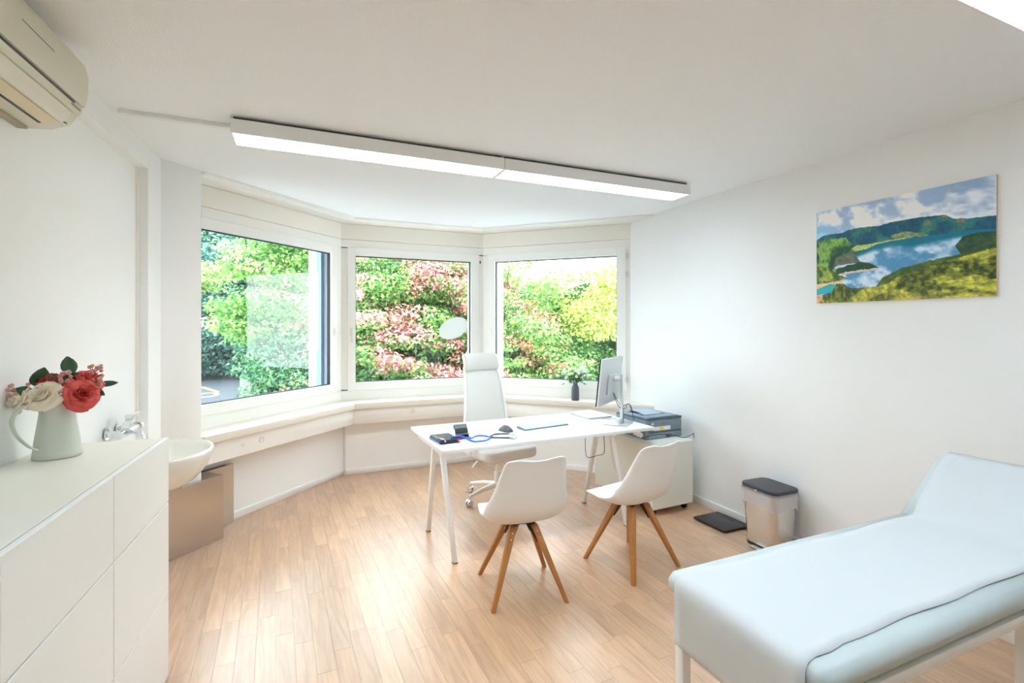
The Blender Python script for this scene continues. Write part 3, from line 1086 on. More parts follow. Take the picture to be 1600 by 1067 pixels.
dk = thing('phone_stand', 'black folding phone stand on the left part of the desk', 'phone stand', (1.095, 3.445, ZD), R(4))
PST = mat('dark_grey_stand', (.05, .055, .055), .35, metal=.4)
bm = B(); prism(bm, rrect(-.055, .055, -.055, .05, .008), 0, .007)
obj('base', bm, PST, dk, bevel=.001, seg=1)
rows = [[Vector((x, y, z)) for x in (-.05, -.02, .02, .05)] for y, z in ((-.02, .007), (-.012, .02), (.0, .03), (.005, .045), (.018, .065), (.04, .088))]
o = obj('cradle', sheet(B(), rows), PST, dk)
m_ = o.modifiers.new('thickness', 'SOLIDIFY'); m_.thickness = .005
obj('ledge', box(B(), -.048, .048, -.035, -.012, .028, .032), mat('grey_ledge', (.3, .31, .31), .3, metal=.6), dk)
obj('back_plate', box(B(), -.051, .051, .036, .042, .06, .092), mat('grey_plate', (.35, .36, .33), .4), dk, bevel=.001, seg=1)

st = thing('stethoscope', 'blue and black stethoscope lying loosely on the desk', 'stethoscope', (0, 0, ZD))
BLUE = mat('blue_rubber_tube', srgb(52, 104, 214), .4)
SGREY = mat('dull_steel', (.35, .37, .4), .3, metal=1)
BLK = mat('dark_rubber_tube', (.04, .06, .10), .4)
Pz = .0065
bm = B()
tube(bm, smooth_path([(.98, 3.33, .035), (1.03, 3.345, .036), (1.07, 3.335, .03), (1.115, 3.30, Pz), (1.14, 3.255, Pz)]), .0065, 8)
tube(bm, smooth_path([(1.06, 3.335, .028), (1.11, 3.36, .012), (1.14, 3.37, Pz), (1.20, 3.425, Pz), (1.245, 3.42, Pz), (1.275, 3.37, Pz), (1.27, 3.33, Pz), (1.235, 3.285, Pz), (1.20, 3.262, Pz), (1.14, 3.262, Pz)]), .0055, 8)
pieces('blue_tube', bm, BLUE, st, smooth=True)
bm = B()
tube(bm, smooth_path([(1.275, 3.36, Pz), (1.315, 3.40, Pz), (1.35, 3.425, Pz), (1.42, 3.41, Pz), (1.455, 3.395, Pz)]), .0055, 8)
tube(bm, smooth_path([(1.275, 3.345, Pz), (1.31, 3.32, Pz), (1.36, 3.29, Pz), (1.40, 3.27, Pz)]), .0055, 8)
pieces('dark_tube', bm, BLK, st, smooth=True)
bm = B(); lathe(bm, [(0, 0), (.022, 0), (.023, .004), (.018, .010), (.010, .013), (0, .013)], 24, Matrix.Translation((1.425, 3.262, .001)))
tube(bm, [(1.40, 3.27, .008), (1.42, 3.265, .008)], .005, 8)
obj('chest_piece', bm, SGREY, st, autos=R(40))
bm = B(); tube(bm, smooth_path([(1.44, 3.39, Pz), (1.48, 3.36, Pz), (1.485, 3.31, Pz), (1.46, 3.28, Pz), (1.445, 3.285, Pz)]), .003, 8)
tube(bm, smooth_path([(1.40, 3.30, Pz), (1.43, 3.33, Pz), (1.47, 3.335, Pz)]), .003, 8)
pieces('ear_tube', bm, SGREY, st, smooth=True)

# cords behind the desk
tag(obj('monitor_power_cord', tube(B(), smooth_path([(2.64, 3.36, .585 + .012), (2.60, 3.20, .66), (2.66, 3.10, .688), (2.74, 3.14, .665), (2.79, 3.18, .66)]), .003, 6), DARK, smooth=True),
    'black cord hanging from under the desk edge before the printer', 'cord')
tag(obj('cord_connector', box(B(), -.025, .025, -.012, .012, -.011, .011, Matrix.Translation((2.76, 3.165, .66)) @ Matrix.Rotation(R(20), 4, 'Z')), DARK, bevel=.003),
    'small black cord connector hanging before the grey printer', 'connector')
tag(obj('printer_cord', tube(B(), smooth_path([(2.79, 3.18, .66), (2.86, 3.10, .642), (2.93, 3.10, .655), (3.00, 3.14, .655), (3.045, 3.19, .64), (3.06, 3.20, .60)]), .003, 6), DARK, smooth=True),
    'thin black cord running from the connector behind the right shell chair', 'cord')
tag(obj('desk_cable', tube(B(), smooth_path([(2.42, 3.60, .700), (2.425, 3.60, .62), (2.40, 3.55, .53), (2.36, 3.50, .47), (2.30, 3.50, .46), (2.22, 3.50, .45), (2.19, 3.50, .47), (2.18, 3.50, .54), (2.18, 3.5, .68)]), .003, 6), mat('grey_cord', (.12, .13, .2), .5), smooth=True),
    'grey cable looping down under the right end of the desk', 'cable')

# ------------------------------------------------------------------ waste bin
bn = thing('pedal_bin', 'steel pedal bin with black lid and plastic liner by the right wall', 'bin', (3.035, 2.455, 0), R(-2))
BINM = mat('brushed_steel_bin', (.74, .73, .72), .26, metal=1)


def rr_ring(hx, hy, r, z, n=6):
    return [Vector((x, y, z)) for x, y in rrect(-hx, hx, -hy, hy, r, n)]


def loft(bm, rings, cap0=True, cap1=True):
    V = [[bm.verts.new(p) for p in r] for r in rings]
    for a, b in zip(V, V[1:]):
        m = len(a)
        for k in range(m): bm.faces.new([a[k], a[(k + 1) % m], b[(k + 1) % m], b[k]])
    if cap0: bm.faces.new(V[0][::-1])
    if cap1: bm.faces.new(V[-1])
    return bm


obj('body', loft(B(), [rr_ring(.10, .125, .045, .02), rr_ring(.12, .145, .05, .40)]), BINM, bn, autos=R(40))
obj('base_ring', loft(B(), [rr_ring(.10, .125, .045, .0), rr_ring(.102, .127, .045, .022)]), DARK, bn, autos=R(40))
obj('rim', loft(B(), [rr_ring(.123, .148, .05, .385), rr_ring(.125, .15, .05, .405)]), mat('grey_rim', (.3, .32, .36), .35), bn, autos=R(40))
obj('lid', loft(B(), [rr_ring(.124, .149, .05, .407), rr_ring(.126, .151, .05, .42), rr_ring(.122, .147, .05, .43), rr_ring(.10, .125, .05, .435)]), mat('charcoal_lid', srgb(58, 60, 64), .5), bn, autos=R(40))
LINER = mat('cloudy_plastic_liner', (.86, .84, .88), .25, alpha=.55)
ring0 = rr_ring(.128, .153, .05, .392)
ring1 = [p + Vector((0, 0, -.06)) for p in rr_ring(.126, .150, .05, .392)]
ring2 = [p * .985 + Vector((0, 0, random.uniform(-.115, -.075))) for p in rr_ring(.126, .150, .05, .392)]
obj('liner', loft(B(), [ring0, ring1, ring2], False, False), LINER, bn, smooth=True)
bm = B(); box(bm, -.145, -.09, -.04, .04, .006, .014)
obj('pedal', bm, ALU, bn, bevel=.003)
bm = B(); box(bm, -.131, -.124, -.012, .012, .398, .412)
obj('lid_catch', bm, CHROME, bn, bevel=.002)

sc_ = thing('bathroom_scale', 'flat black square scale on the floor beside the pedal bin', 'scale', (3.045, 2.885, 0), R(1))
obj('platform', box(B(), -.145, .118, -.155, .155, .008, .022), mat('black_glass_platform', (.018, .019, .022), .35), sc_, bevel=.004)
bm = B()
for cx in (-.11, .085):
    for cy in (-.12, .12): lathe(bm, [(.018, 0), (.018, .008)], 12, Matrix.Translation((cx, cy, 0)))
pieces('foot', bm, DARK, sc_)
obj('display', box(B(), .055, .085, -.05, .05, .022, .0224), mat('display_window', (.05, .05, .055), .1), sc_)

# ------------------------------------------------------------------ examination couch
cc = thing('examination_couch', 'pale grey-blue examination couch with raised head end, right foreground', 'couch', (0, 0, 0))
VINYL = mat('pale_blue_grey_vinyl', srgb(192, 202, 201), .4)
Y0, Y1, X0 = .778, 1.35, 1.155
HX, HZ = 2.50, .712


def pad_ring(x, z0=.637, z1=.712, y0=Y0, y1=Y1, sh=1.0, M=None):
    r = (z1 - z0) / 2 * sh
    zc = (z0 + z1) / 2
    pts = []
    for cy, a in ((y1 - r, -90), (y0 + r, 90)):
        for i in range(9):
            t = R(a + 180 * i / 8)
            pts.append(Vector((x, cy + r * math.cos(t), zc + r * math.sin(t))))
    return [M @ p for p in pts] if M else pts


bm = loft(B(), [pad_ring(X0 + .0, sh=.35, y0=Y0 + .03, y1=Y1 - .03), pad_ring(X0 + .010, sh=.75, y0=Y0 + .012, y1=Y1 - .012), pad_ring(X0 + .032), pad_ring(HX - .004)])
obj('mattress', bm, VINYL, cc, smooth=True)
Mh = Matrix.Translation((HX, 0, .66)) @ Matrix.Rotation(R(-37), 4, 'Y') @ Matrix.Translation((-HX, 0, -.66))
bm = loft(B(), [pad_ring(HX - .01, M=Mh), pad_ring(HX + .38, M=Mh), pad_ring(HX + .405, sh=.75, y0=Y0 + .012, y1=Y1 - .012, M=Mh), pad_ring(HX + .415, sh=.35, y0=Y0 + .03, y1=Y1 - .03, M=Mh)])
obj('head_cushion', bm, VINYL, cc, smooth=True)
bm = B()
box(bm, X0 + .02, 2.70, Y0 + .005, Y0 + .04, .602, .636); box(bm, X0 + .02, 2.70, Y1 - .065, Y1 - .03, .602, .636)
box(bm, X0 + .02, X0 + .055, Y0 + .04, Y1 - .065, .602, .636); box(bm, 2.665, 2.70, Y0 + .04, Y1 - .065, .602, .636)
obj('frame', bm, STEEL, cc, bevel=.003)
for lx, ly in ((X0 + .02, Y1 - .07), (X0 + .02, Y0 + .005), (2.13, Y0 + .005), (2.13, Y1 - .07)):
    obj('leg', box(B(), lx, lx + .036, ly, ly + .036, .0, .601), STEEL, cc, bevel=.004)
bm = B(); box(bm, X0 + .025, 2.13, Y0 + .01, Y0 + .03, .12, .15); box(bm, X0 + .025, 2.13, Y1 - .06, Y1 - .04, .12, .15)
pieces('lower_rail', bm, STEEL, cc, bevel=.003)
bm = B(); tube(bm, [(2.56, .9, .62), (2.72, .9, .80)], .01, 8); tube(bm, [(2.56, 1.22, .62), (2.72, 1.22, .80)], .01, 8)
pieces('head_support', bm, STEEL, cc)

PAP = mat('white_couch_paper', (.61, .625, .63), .65)
pr_ = thing('paper_roll', 'white paper roll hung under the foot end of the couch', 'paper roll', (X0 + .035, 0, .505))
bm = B(); tube(bm, [(0, .835, 0), (0, 1.268, 0)], .037, 24)
obj('roll', bm, PAP, pr_, autos=R(40))
bm = B(); tube(bm, [(0, .79, 0), (0, 1.30, 0)], .008, 10)
obj('spindle', bm, STEEL, pr_)
# paper sheet: from the roll up over the foot end, along the top and up the head cushion
path = []
for a in range(0, 100, 20):
    path.append((X0 + .035 - .0385 * math.cos(R(a - 70)), .505 + .0385 * math.sin(R(a - 70))))
path = [(X0 + .035 - .0385 * math.cos(R(a)), .505 + .0385 * math.sin(R(a))) for a in (-60, -30, 0, 10)]
path += [(X0 - .006, .56), (X0 - .007, .62), (X0 - .008, .66), (X0 - .004, .69), (X0 + .012, .708), (X0 + .04, .7155)]
xs = np.arange(X0 + .10, HX - .06, .06)
path += [(x, .7150) for x in xs]
path += [(HX - .045, .7155), (HX - .02, .7185)]
c37, s37 = math.cos(R(37)), math.sin(R(37))
for d in np.arange(.03, .40, .03):
    hx = HX + d * c37 - .052 * s37; hz = .66 + d * s37 + .055 * c37
    path.append((hx, hz + .004 + .006 * math.sin(d * 9)))
path.append((HX + .41 * c37 - .054 * s37 + .02, .66 + .41 * s37 + .052 * c37 + .005))
rows = []
for i, (x, z) in enumerate(path):
    yy0 = .842 + .004 * math.sin(i * .9) - (0.0 if x > 1.3 else .012)
    yy1 = 1.292 + .004 * math.sin(i * .7 + 1)
    if x > HX + .01:
        f = min(1, (x - HX) / .3)
        yy1 = 1.292 + .008 * math.sin(f * math.pi) + .02 * f
        yy0 = .842 - .02 * f
    row = []
    for j, u in enumerate(np.linspace(0, 1, 15)):
        wz = .0012 * math.sin(i * .8 + j * 1.3) if 12 < i else 0
        row.append(Vector((x, yy0 + (yy1 - yy0) * u, z + max(wz, -.0006))))
    rows.append(row)
o = obj('couch_paper', sheet(B(), rows), PAP, None, smooth=True)
m_ = o.modifiers.new('thickness', 'SOLIDIFY'); m_.thickness = .0008; m_.offset = 1
tag(o, 'white protective paper sheet spread over the examination couch', 'paper')

# ------------------------------------------------------------------ canvas print (lake landscape), coloured per vertex
pic = thing('canvas_print', 'landscape canvas print of a mountain lake on the right wall', 'picture', (3.189, 1.748, 1.997))
NXp, NYp = 330, 216
tau = np.linspace(0, 1, NXp)[None, :].repeat(NYp, 0)      # 0 = left edge (far from the camera)
vv = np.linspace(0, 1, NYp)[:, None].repeat(NXp, 1)       # 0 = top
s_ = 1.32 * tau / (1 + .32 * tau)
PX = 160 + 1245 * s_
yt = 365 - 260 * s_; yb = 1000 - 55 * s_
PY = yt + vv * (yb - yt)


def vnoise(x, y, sc, seed):
    r = np.random.default_rng(seed); g = r.random((64, 64))
    x = x / sc; y = y / sc
    xi = np.floor(x).astype(int); yi = np.floor(y).astype(int)
    fx = x - xi; fy = y - yi
    fx = fx * fx * (3 - 2 * fx); fy = fy * fy * (3 - 2 * fy)
    def G(a, b): return g[a % 64, b % 64]
    return (G(xi, yi) * (1 - fx) + G(xi + 1, yi) * fx) * (1 - fy) + (G(xi, yi + 1) * (1 - fx) + G(xi + 1, yi + 1) * fx) * fy


def fbm(x, y, sc, seed, n=4):
    return sum(vnoise(x, y, sc / 2 ** k, seed + k) * .5 ** k for k in range(n)) / sum(.5 ** k for k in range(n))


def inside(poly, X, Y):
    c = np.zeros(X.shape, bool)
    n = len(poly)
    for i in range(n):
        x0, y0 = poly[i]; x1, y1 = poly[(i + 1) % n]
        if y0 == y1: continue
        k = ((y0 > Y) != (y1 > Y)) & (X < (x1 - x0) * (Y - y0) / (y1 - y0) + x0)
        c ^= k
    return c


def lerp(a, b, t): return np.array(a)[None, None, :] * (1 - t[..., None]) + np.array(b)[None, None, :] * t[..., None]


def sstep(x, a, b): t = np.clip((x - a) / (b - a), 0, 1); return t * t * (3 - 2 * t)


jx = PX + 14 * (fbm(PX, PY, 40, 90) - .5); jy = PY + 16 * (fbm(PX, PY, 36, 95) - .5)
cl = sstep(fbm(PX, PY * 1.5, 120, 17, 5), .36, .66)
img = lerp((146, 172, 204), (232, 234, 240), cl)
img = img * (1 - .10 * sstep(PX, 1000, 1400)[..., None] * np.array([1, .8, .5]))
lb = sstep(PX, 520, 200) * sstep(PY, 400, 520)
img = img * (1 - lb[..., None] * .6) + np.array([110, 190, 225]) * lb[..., None] * .6
ridge = [(150, 560), (240, 520), (350, 500), (440, 490), (500, 465), (640, 440), (760, 430), (850, 405), (960, 385), (1040, 372), (1180, 362), (1215, 392), (1300, 398), (1420, 385), (1420, 1100), (150, 1100)]
mk = inside(ridge, PX, PY + 6 * (fbm(PX, PY, 20, 44) - .5))
n1 = fbm(PX, PY, 90, 21)
hill = lerp((24, 78, 104), (52, 118, 104), sstep(n1, .35, .75))
hill = np.where((sstep(n1, .66, .70) * (PX > 840) * (PY < 430))[..., None] > .5, (120, 110, 85), hill)
img = np.where(mk[..., None], hill, img)
lm = inside([(150, 575), (300, 545), (480, 520), (560, 600), (540, 690), (380, 745), (150, 745)], jx, jy)
img = np.where(lm[..., None], lerp((22, 66, 46), (120, 165, 70), sstep(fbm(PX, PY, 70, 51), .38, .66)), img)
lm = inside([(370, 670), (560, 610), (600, 690), (520, 715), (350, 740)], jx, jy)
img = np.where(lm[..., None], lerp((62, 78, 66), (110, 115, 90), fbm(PX, PY, 30, 61)), img)
lm = inside([(530, 600), (580, 575), (700, 560), (850, 532), (960, 512), (960, 524), (700, 590), (560, 620)], PX, PY)
img = np.where(lm[..., None], lerp((140, 170, 70), (205, 205, 120), fbm(PX, PY, 30, 71)), img)
lm = inside([(850, 500), (950, 470), (1060, 490), (1090, 512), (960, 516), (860, 520)], jx, jy)
img = np.where(lm[..., None], lerp((60, 100, 60), (170, 165, 110), fbm(PX, PY, 26, 73)), img)
lake = [(1330, 480), (1210, 485), (1150, 500), (960, 522), (850, 540), (740, 565), (680, 592), (580, 625), (575, 650), (610, 690), (700, 700), (770, 735), (640, 755), (500, 772), (430, 792), (490, 815), (430, 850), (340, 862), (160, 905), (160, 945), (240, 938), (340, 912), (380, 872), (450, 858), (530, 885), (740, 872), (790, 805), (930, 735), (1100, 690), (1260, 645), (1225, 585), (1265, 520), (1420, 498), (1420, 484)]
lm = inside(lake, PX, PY); lm_lake = lm * 1.0
wt = lerp((70, 134, 176), (196, 214, 232), sstep(fbm(PX, PY * 1.4, 130, 81), .36, .6))
near = sstep(PY - np.interp(PX, [560, 700, 850, 1000, 1150, 1330], [640, 590, 545, 560, 520, 490]), 45, 8)
wt = wt * (1 - near[..., None]) + np.array([10, 104, 128]) * near[..., None]
tq = sstep(PX, 470, 330) * sstep(PY, 830, 860)
wt = wt * (1 - tq[..., None]) + np.array([36, 160, 172]) * tq[..., None]
img = np.where(lm[..., None], wt, img)
lm = inside([(355, 745), (400, 725), (520, 708), (600, 700), (480, 735), (380, 752)], PX, PY)
img = np.where(lm[..., None], np.array([190, 205, 215]), img)
lm = inside([(400, 790), (480, 765), (620, 748), (775, 733), (775, 742), (640, 762), (500, 780), (430, 800)], PX, PY)
img = np.where(lm[..., None], np.array([205, 185, 165]), img)
lm = inside([(380, 752), (470, 725), (600, 700), (690, 700), (765, 732), (640, 748), (480, 765), (390, 790)], jx, jy)
img = np.where(lm[..., None], lerp((14, 48, 30), (36, 84, 44), fbm(PX, PY, 24, 83)), img)
lm = inside([(150, 745), (230, 735), (390, 755), (390, 800), (480, 812), (430, 842), (150, 885)], jx, jy)
img = np.where(lm[..., None], lerp((48, 84, 34), (150, 160, 62), sstep(fbm(PX, PY, 36, 85), .3, .7)), img)
lm = inside([(150, 868), (300, 850), (430, 830), (480, 818), (430, 850), (300, 866), (150, 905)], PX, PY)
img = np.where(lm[..., None], np.array([214, 178, 140]), img)
lm = inside([(150, 945), (240, 930), (235, 960), (180, 1010), (150, 1010)], PX, PY)
img = np.where(lm[..., None], np.array([205, 150, 115]), img)
lm = inside([(1225, 585), (1250, 560), (1260, 520), (1330, 500), (1420, 500), (1420, 640), (1250, 645)], jx, jy)
img = np.where(lm[..., None], lerp((22, 52, 40), (74, 98, 58), fbm(PX, PY, 36, 87)), img)
lm = inside([(740, 875), (790, 805), (930, 732), (1100, 685), (1420, 600), (1420, 1100), (700, 1100)], jx, jy)
img = np.where(lm[..., None], lerp((34, 62, 30), (92, 116, 46), fbm(PX, PY, 50, 89)), img)
lm = inside([(190, 1010), (230, 960), (340, 905), (380, 862), (450, 852), (530, 885), (740, 872), (830, 850), (900, 800), (1000, 765), (1250, 665), (1420, 605), (1420, 1100), (190, 1100)], jx, jy)
fg = .55 * sstep(fbm(PX * .6 + PY * .9, PY * 1.3 - PX * .25, 95, 101, 5), .38, .60) + .45 * sstep(fbm(PX, PY, 22, 201, 3), .25, .75)
fgc = lerp((44, 60, 22), (192, 186, 60), fg)
bt = sstep(PY, 880, 980)[..., None] * sstep(PX, 600, 1000)[..., None]
fgc = fgc * (1 - .5 * bt) + np.array([214, 184, 82]) * .5 * bt
img = np.where(lm[..., None], fgc, img)
img = img * (1 + (.34 * mk * (1 - lm_lake * .8) + .05)[..., None] * (fbm(PX, PY, 16, 130, 3) - .5)[..., None])
img = img * .9 + img.mean(-1, keepdims=True) * .1
img = np.clip(img * 1.10 + 4, 0, 255) / 255
lin = np.where(img <= .04045, img / 12.92, ((img + .055) / 1.055) ** 2.4)
hw, hh = .462, .302
Yc = (hw - 2 * hw * tau).ravel(); Zc = (hh - 2 * hh * vv).ravel()
verts = np.stack([np.full(Yc.shape, -.0125), Yc, Zc], 1)
ii, jj = np.meshgrid(np.arange(NYp - 1), np.arange(NXp - 1), indexing='ij')
q0 = (ii * NXp + jj).ravel()
quads = np.stack([q0, q0 + 1, q0 + NXp + 1, q0 + NXp], 1)
np_mesh('printed_face', verts, quads, lin.reshape(-1, 3), attr_mat('lake_print', .55, .3), pic)
bm = B(); box(bm, -.012, 0, -hw, hw, -hh, hh)
obj('canvas_frame', bm, mat('warm_canvas_edge', srgb(214, 190, 140), .7), pic, bevel=.001, seg=1)

# ------------------------------------------------------------------ jug with artificial flowers
jx0, jy0, jz0 = -.834, 2.39, 1.0552
jug = thing('enamel_jug', 'pale sage enamel jug with a band handle on the drawer cabinet', 'jug', (jx0, jy0, jz0), R(235))
JM = mat('sage_enamel', srgb(206, 212, 200), .32)
bm = B()
lathe(bm, [(0, .001), (.070, .001), (.073, .004), (.070, .02), (.0665, .06), (.058, .12), (.052, .165), (.0525, .170), (.052, .175), (.056, .19), (.0635, .215), (.062, .216), (.054, .19), (.05, .172), (.056, .12), (.064, .06), (.067, .01), (0, .008)], 40)
for v in bm.verts:     # pouring lip, away from the handle
    if v.co.z > .17:
        a = math.atan2(v.co.y, v.co.x)
        k = max(0, math.cos(a + math.pi)) ** 6 * (v.co.z - .17) / .045
        v.co.x -= .022 * k; v.co.z += .012 * k
obj('body', bm, JM, jug, smooth=True)
bm = B(); tube(bm, smooth_path([(.060, 0, .205), (.085, 0, .212), (.125, 0, .195), (.145, 0, .155), (.130, 0, .105), (.095, 0, .06), (.067, 0, .04)]), 0, sq=(.009, .0022))
obj('handle', bm, JM, jug, smooth=False)
bm = B(); lathe(bm, [(.004, 0), (.004, .003), (0, .004)], 8, Matrix.Translation((.0625, 0, .045)) @ Matrix.Rotation(R(90), 4, 'Y'))
obj('rivet', bm, CHROME, jug)

LEAFG = mat('dark_green_leaf', srgb(44, 84, 50), .5, vary=(40, .25))
STEMG = mat('green_stem', srgb(70, 90, 50), .6)


def petal_flower(name, label, c, r, m, parent_group, tiltv, seed, layers=5, cat='flower'):
    rnd = random.Random(seed)
    t = thing(name, label, cat, c, 0, parent_group)
    q = Vector((0, 0, 1)).rotation_difference(Vector(tiltv).normalized()).to_matrix().to_4x4()
    for L_ in range(layers):
        f = L_ / (layers - 1)                     # 0 = outermost
        npet = 6 - L_ // 2
        for k in range(npet):
            a = 2 * math.pi * (k + .5 * (L_ % 2)) / npet + rnd.uniform(-.2, .2)
            open_ = R(78 - 62 * f + rnd.uniform(-8, 8))
            ln_ = r * (1.05 - .45 * f) * rnd.uniform(.92, 1.08); wd = r * (.62 - .25 * f)
            rows = []
            for i in range(5):
                s = i / 4
                cur = open_ * (.35 + .65 * s) if f < .5 else open_ * (.9 - .3 * s) + .05
                rad = ln_ * s * math.sin(cur) + .004
                hh_ = ln_ * s * math.cos(cur) + (.12 * r * f)
                ww = wd * math.sin(min(1, s * 1.1 + .12) * math.pi * .55)
                row = []
                for u in (-1, -.5, 0, .5, 1):
                    da = u * ww / max(rad, .3 * r)
                    wv = .07 * r * math.sin(u * 4 + k + i) * s
                    row.append(q @ Vector((rad * math.cos(a + da), rad * math.sin(a + da), hh_ + wv + .10 * r * abs(u) * s)))
                rows.append(row)
            o = obj('petal', sheet(B(), rows), m, t, smooth=True)
            mm_ = o.modifiers.new('thickness', 'SOLIDIFY'); mm_.thickness = .0012
    bm = B(); tube(bm, [q @ Vector((0, 0, -.002)), q @ Vector((0, 0, -.5 * r)), Vector((jx0 - c[0], jy0 - c[1], jz0 + .17 - c[2])) * .75], .003, 6)
    obj('stem', bm, STEMG, t)
    return t


WR = mat('ivory_petal', srgb(240, 230, 206), .6)
RRm = mat('coral_red_petal', srgb(206, 74, 66), .55)
DRm = mat('deep_red_petal', srgb(168, 48, 46), .55)
PKm = mat('dusty_pink_blossom', srgb(214, 160, 150), .6)
# camera side directions
VX, VY = Vector((math.cos(R(YAW + 34)), 0, 0)), None
fwd = Vector((jx0, jy0, 0)).normalized(); rgt = Vector((fwd.y, -fwd.x, 0))


def at(px, pz, d=0):      # offset from the jug mouth: px to the right as the camera sees it, pz up, d towards the camera
    v = Vector((jx0, jy0, jz0 + .215)) + rgt * px - fwd * d
    return (v.x, v.y, v.z + pz)


petal_flower('rose', 'open ivory rose at the front left of the jug', at(-.028, .012, .045), .056, WR, 'flowers in the enamel jug', (-.2, -.9, .5), 1, 6)
petal_flower('rose', 'pale ivory rose hanging over the jug handle', at(-.088, .005, .02), .045, WR, 'flowers in the enamel jug', tuple(-rgt * .9 - fwd * .5 + Vector((0, 0, .3))), 2)
petal_flower('peony', 'large coral red peony, lower one at the right of the jug', at(.060, .012, .045), .058, RRm, 'flowers in the enamel jug', tuple(rgt * .35 - fwd * .9 + Vector((0, 0, .3))), 3, 6)
petal_flower('peony', 'coral red peony above the lower one, right side of the bouquet', at(.085, .055, .01), .048, RRm, 'flowers in the enamel jug', tuple(rgt * .5 - fwd * .5 + Vector((0, 0, .7))), 4)
petal_flower('peony', 'deep red peony behind the ivory rose', at(-.012, .055, .0), .046, DRm, 'flowers in the enamel jug', tuple(-fwd * .5 + Vector((0, 0, .8))), 5)


def leaf_rows(p0, d, wdir, L_, W_, nrm, cup=.15):
    rows = []
    for i in range(6):
        s = i / 5
        w_ = W_ * math.sin(math.pi * min(1, s * .92 + .06)) ** .8
        c = p0 + d * L_ * s + nrm * (-.12 * L_ * s * s)
        rows.append([c + wdir * w_ * u + nrm * (cup * W_ * abs(u)) for u in (-1, -.5, 0, .5, 1)])
    return rows


def sprig(label, tip, leaves, seed):
    t = thing('leaf_sprig', label, 'leaves', tip, 0, 'leaf sprigs in the enamel jug')
    root = Vector((jx0, jy0, jz0 + .17)) - Vector(tip)
    bm = B(); tube(bm, smooth_path([root, root * .5 + Vector((0, 0, .01)), (0, 0, 0)]), .0022, 6)
    obj('stem', bm, STEMG, t, smooth=True)
    rnd = random.Random(seed)
    for (a, L_, W_, off) in leaves:
        d = (rgt * math.cos(R(a)) + Vector((0, 0, 1)) * math.sin(R(a)) - fwd * rnd.uniform(-.1, .3)).normalized()
        nr = (-fwd + Vector((0, 0, .3)) + rgt * rnd.uniform(-.4, .4)).normalized()
        nr = (nr - d * nr.dot(d)).normalized(); wd = d.cross(nr)
        o = obj('leaf', sheet(B(), leaf_rows(root * off, d, wd, L_, W_, nr)), LEAFG, t, smooth=True)
        mm_ = o.modifiers.new('thickness', 'SOLIDIFY'); mm_.thickness = .001
    return t


sprig('dark green leaf sprig standing tallest in the jug', at(.035, .09, .02), [(95, .072, .026, 0), (55, .055, .020, .25), (200, .06, .022, .2), (250, .065, .026, .1)], 1)
sprig('dark green leaf sprig at the upper left of the bouquet', at(-.055, .065, .0), [(70, .062, .024, 0), (110, .05, .02, .1), (230, .05, .02, .2)], 2)
sprig('single long leaf sprig pointing right out of the bouquet', at(.115, .045, .0), [(5, .065, .012, 0), (-35, .05, .014, .15)], 3)
sprig('dark green leaf sprig in the middle of the bouquet', at(.01, .06, .02), [(150, .05, .02, 0), (30, .05, .02, .1), (280, .06, .02, 0)], 4)
sprig('small drooping leaf sprig over the left rim of the jug', at(-.065, .03, .03), [(150, .05, .018, 0), (200, .06, .006, .1), (320, .03, .01, .1)], 5)


def blossoms(label, c, n_, spread, seed):
    rnd = random.Random(seed)
    t = thing('blossom_sprig', label, 'flowers', c, 0, 'pink blossom sprigs in the enamel jug')
    bs = B(); root = Vector((jx0, jy0, jz0 + .18)) - Vector(c)
    tube(bs, smooth_path([root * .8, root * .3, (0, 0, 0)]), .0016, 5)
    for k in range(n_):
        p = rgt * rnd.uniform(-1, 1) * spread + Vector((0, 0, rnd.uniform(-.7, .9) * spread)) - fwd * rnd.uniform(-.5, .8) * spread
        tube(bs, [(0, 0, -.01), p], .0009, 4)
        bm = B()
        rr_ = rnd.uniform(.0055, .0085)
        for j in range(5):
            a = 2 * math.pi * j / 5
            d = (rgt * math.cos(a) + Vector((0, 0, math.sin(a))) - fwd * .5).normalized()
            bmesh.ops.create_icosphere(bm, subdivisions=1, radius=rr_ * .62, matrix=Matrix.Translation(p + d * rr_ * .7))
        obj('blossom', bm, PKm, t, smooth=True)
    obj('stem', bs, STEMG, t)
    return t


blossoms('pink blossom sprig at the far left over the handle', at(-.105, .045, .01), 11, .026, 1)
blossoms('pink blossom sprig at the top right of the bouquet', at(.10, .095, .0), 13, .03, 2)
blossoms('pink blossom sprig between the two upper leaves', at(.02, .085, .03), 10, .024, 3)
blossoms('pink blossom sprig beside the upper coral peony', at(.105, .06, .03), 10, .02, 4)
blossoms('pink blossom sprig between ivory rose and coral peony', at(.018, .035, .06), 8, .015, 5)
blossoms('pink blossom sprig under the pale ivory rose', at(-.065, -.012, .05), 8, .016, 6)
blossoms('pink blossom sprig above the pale ivory rose', at(-.045, .045, .04), 8, .014, 7)

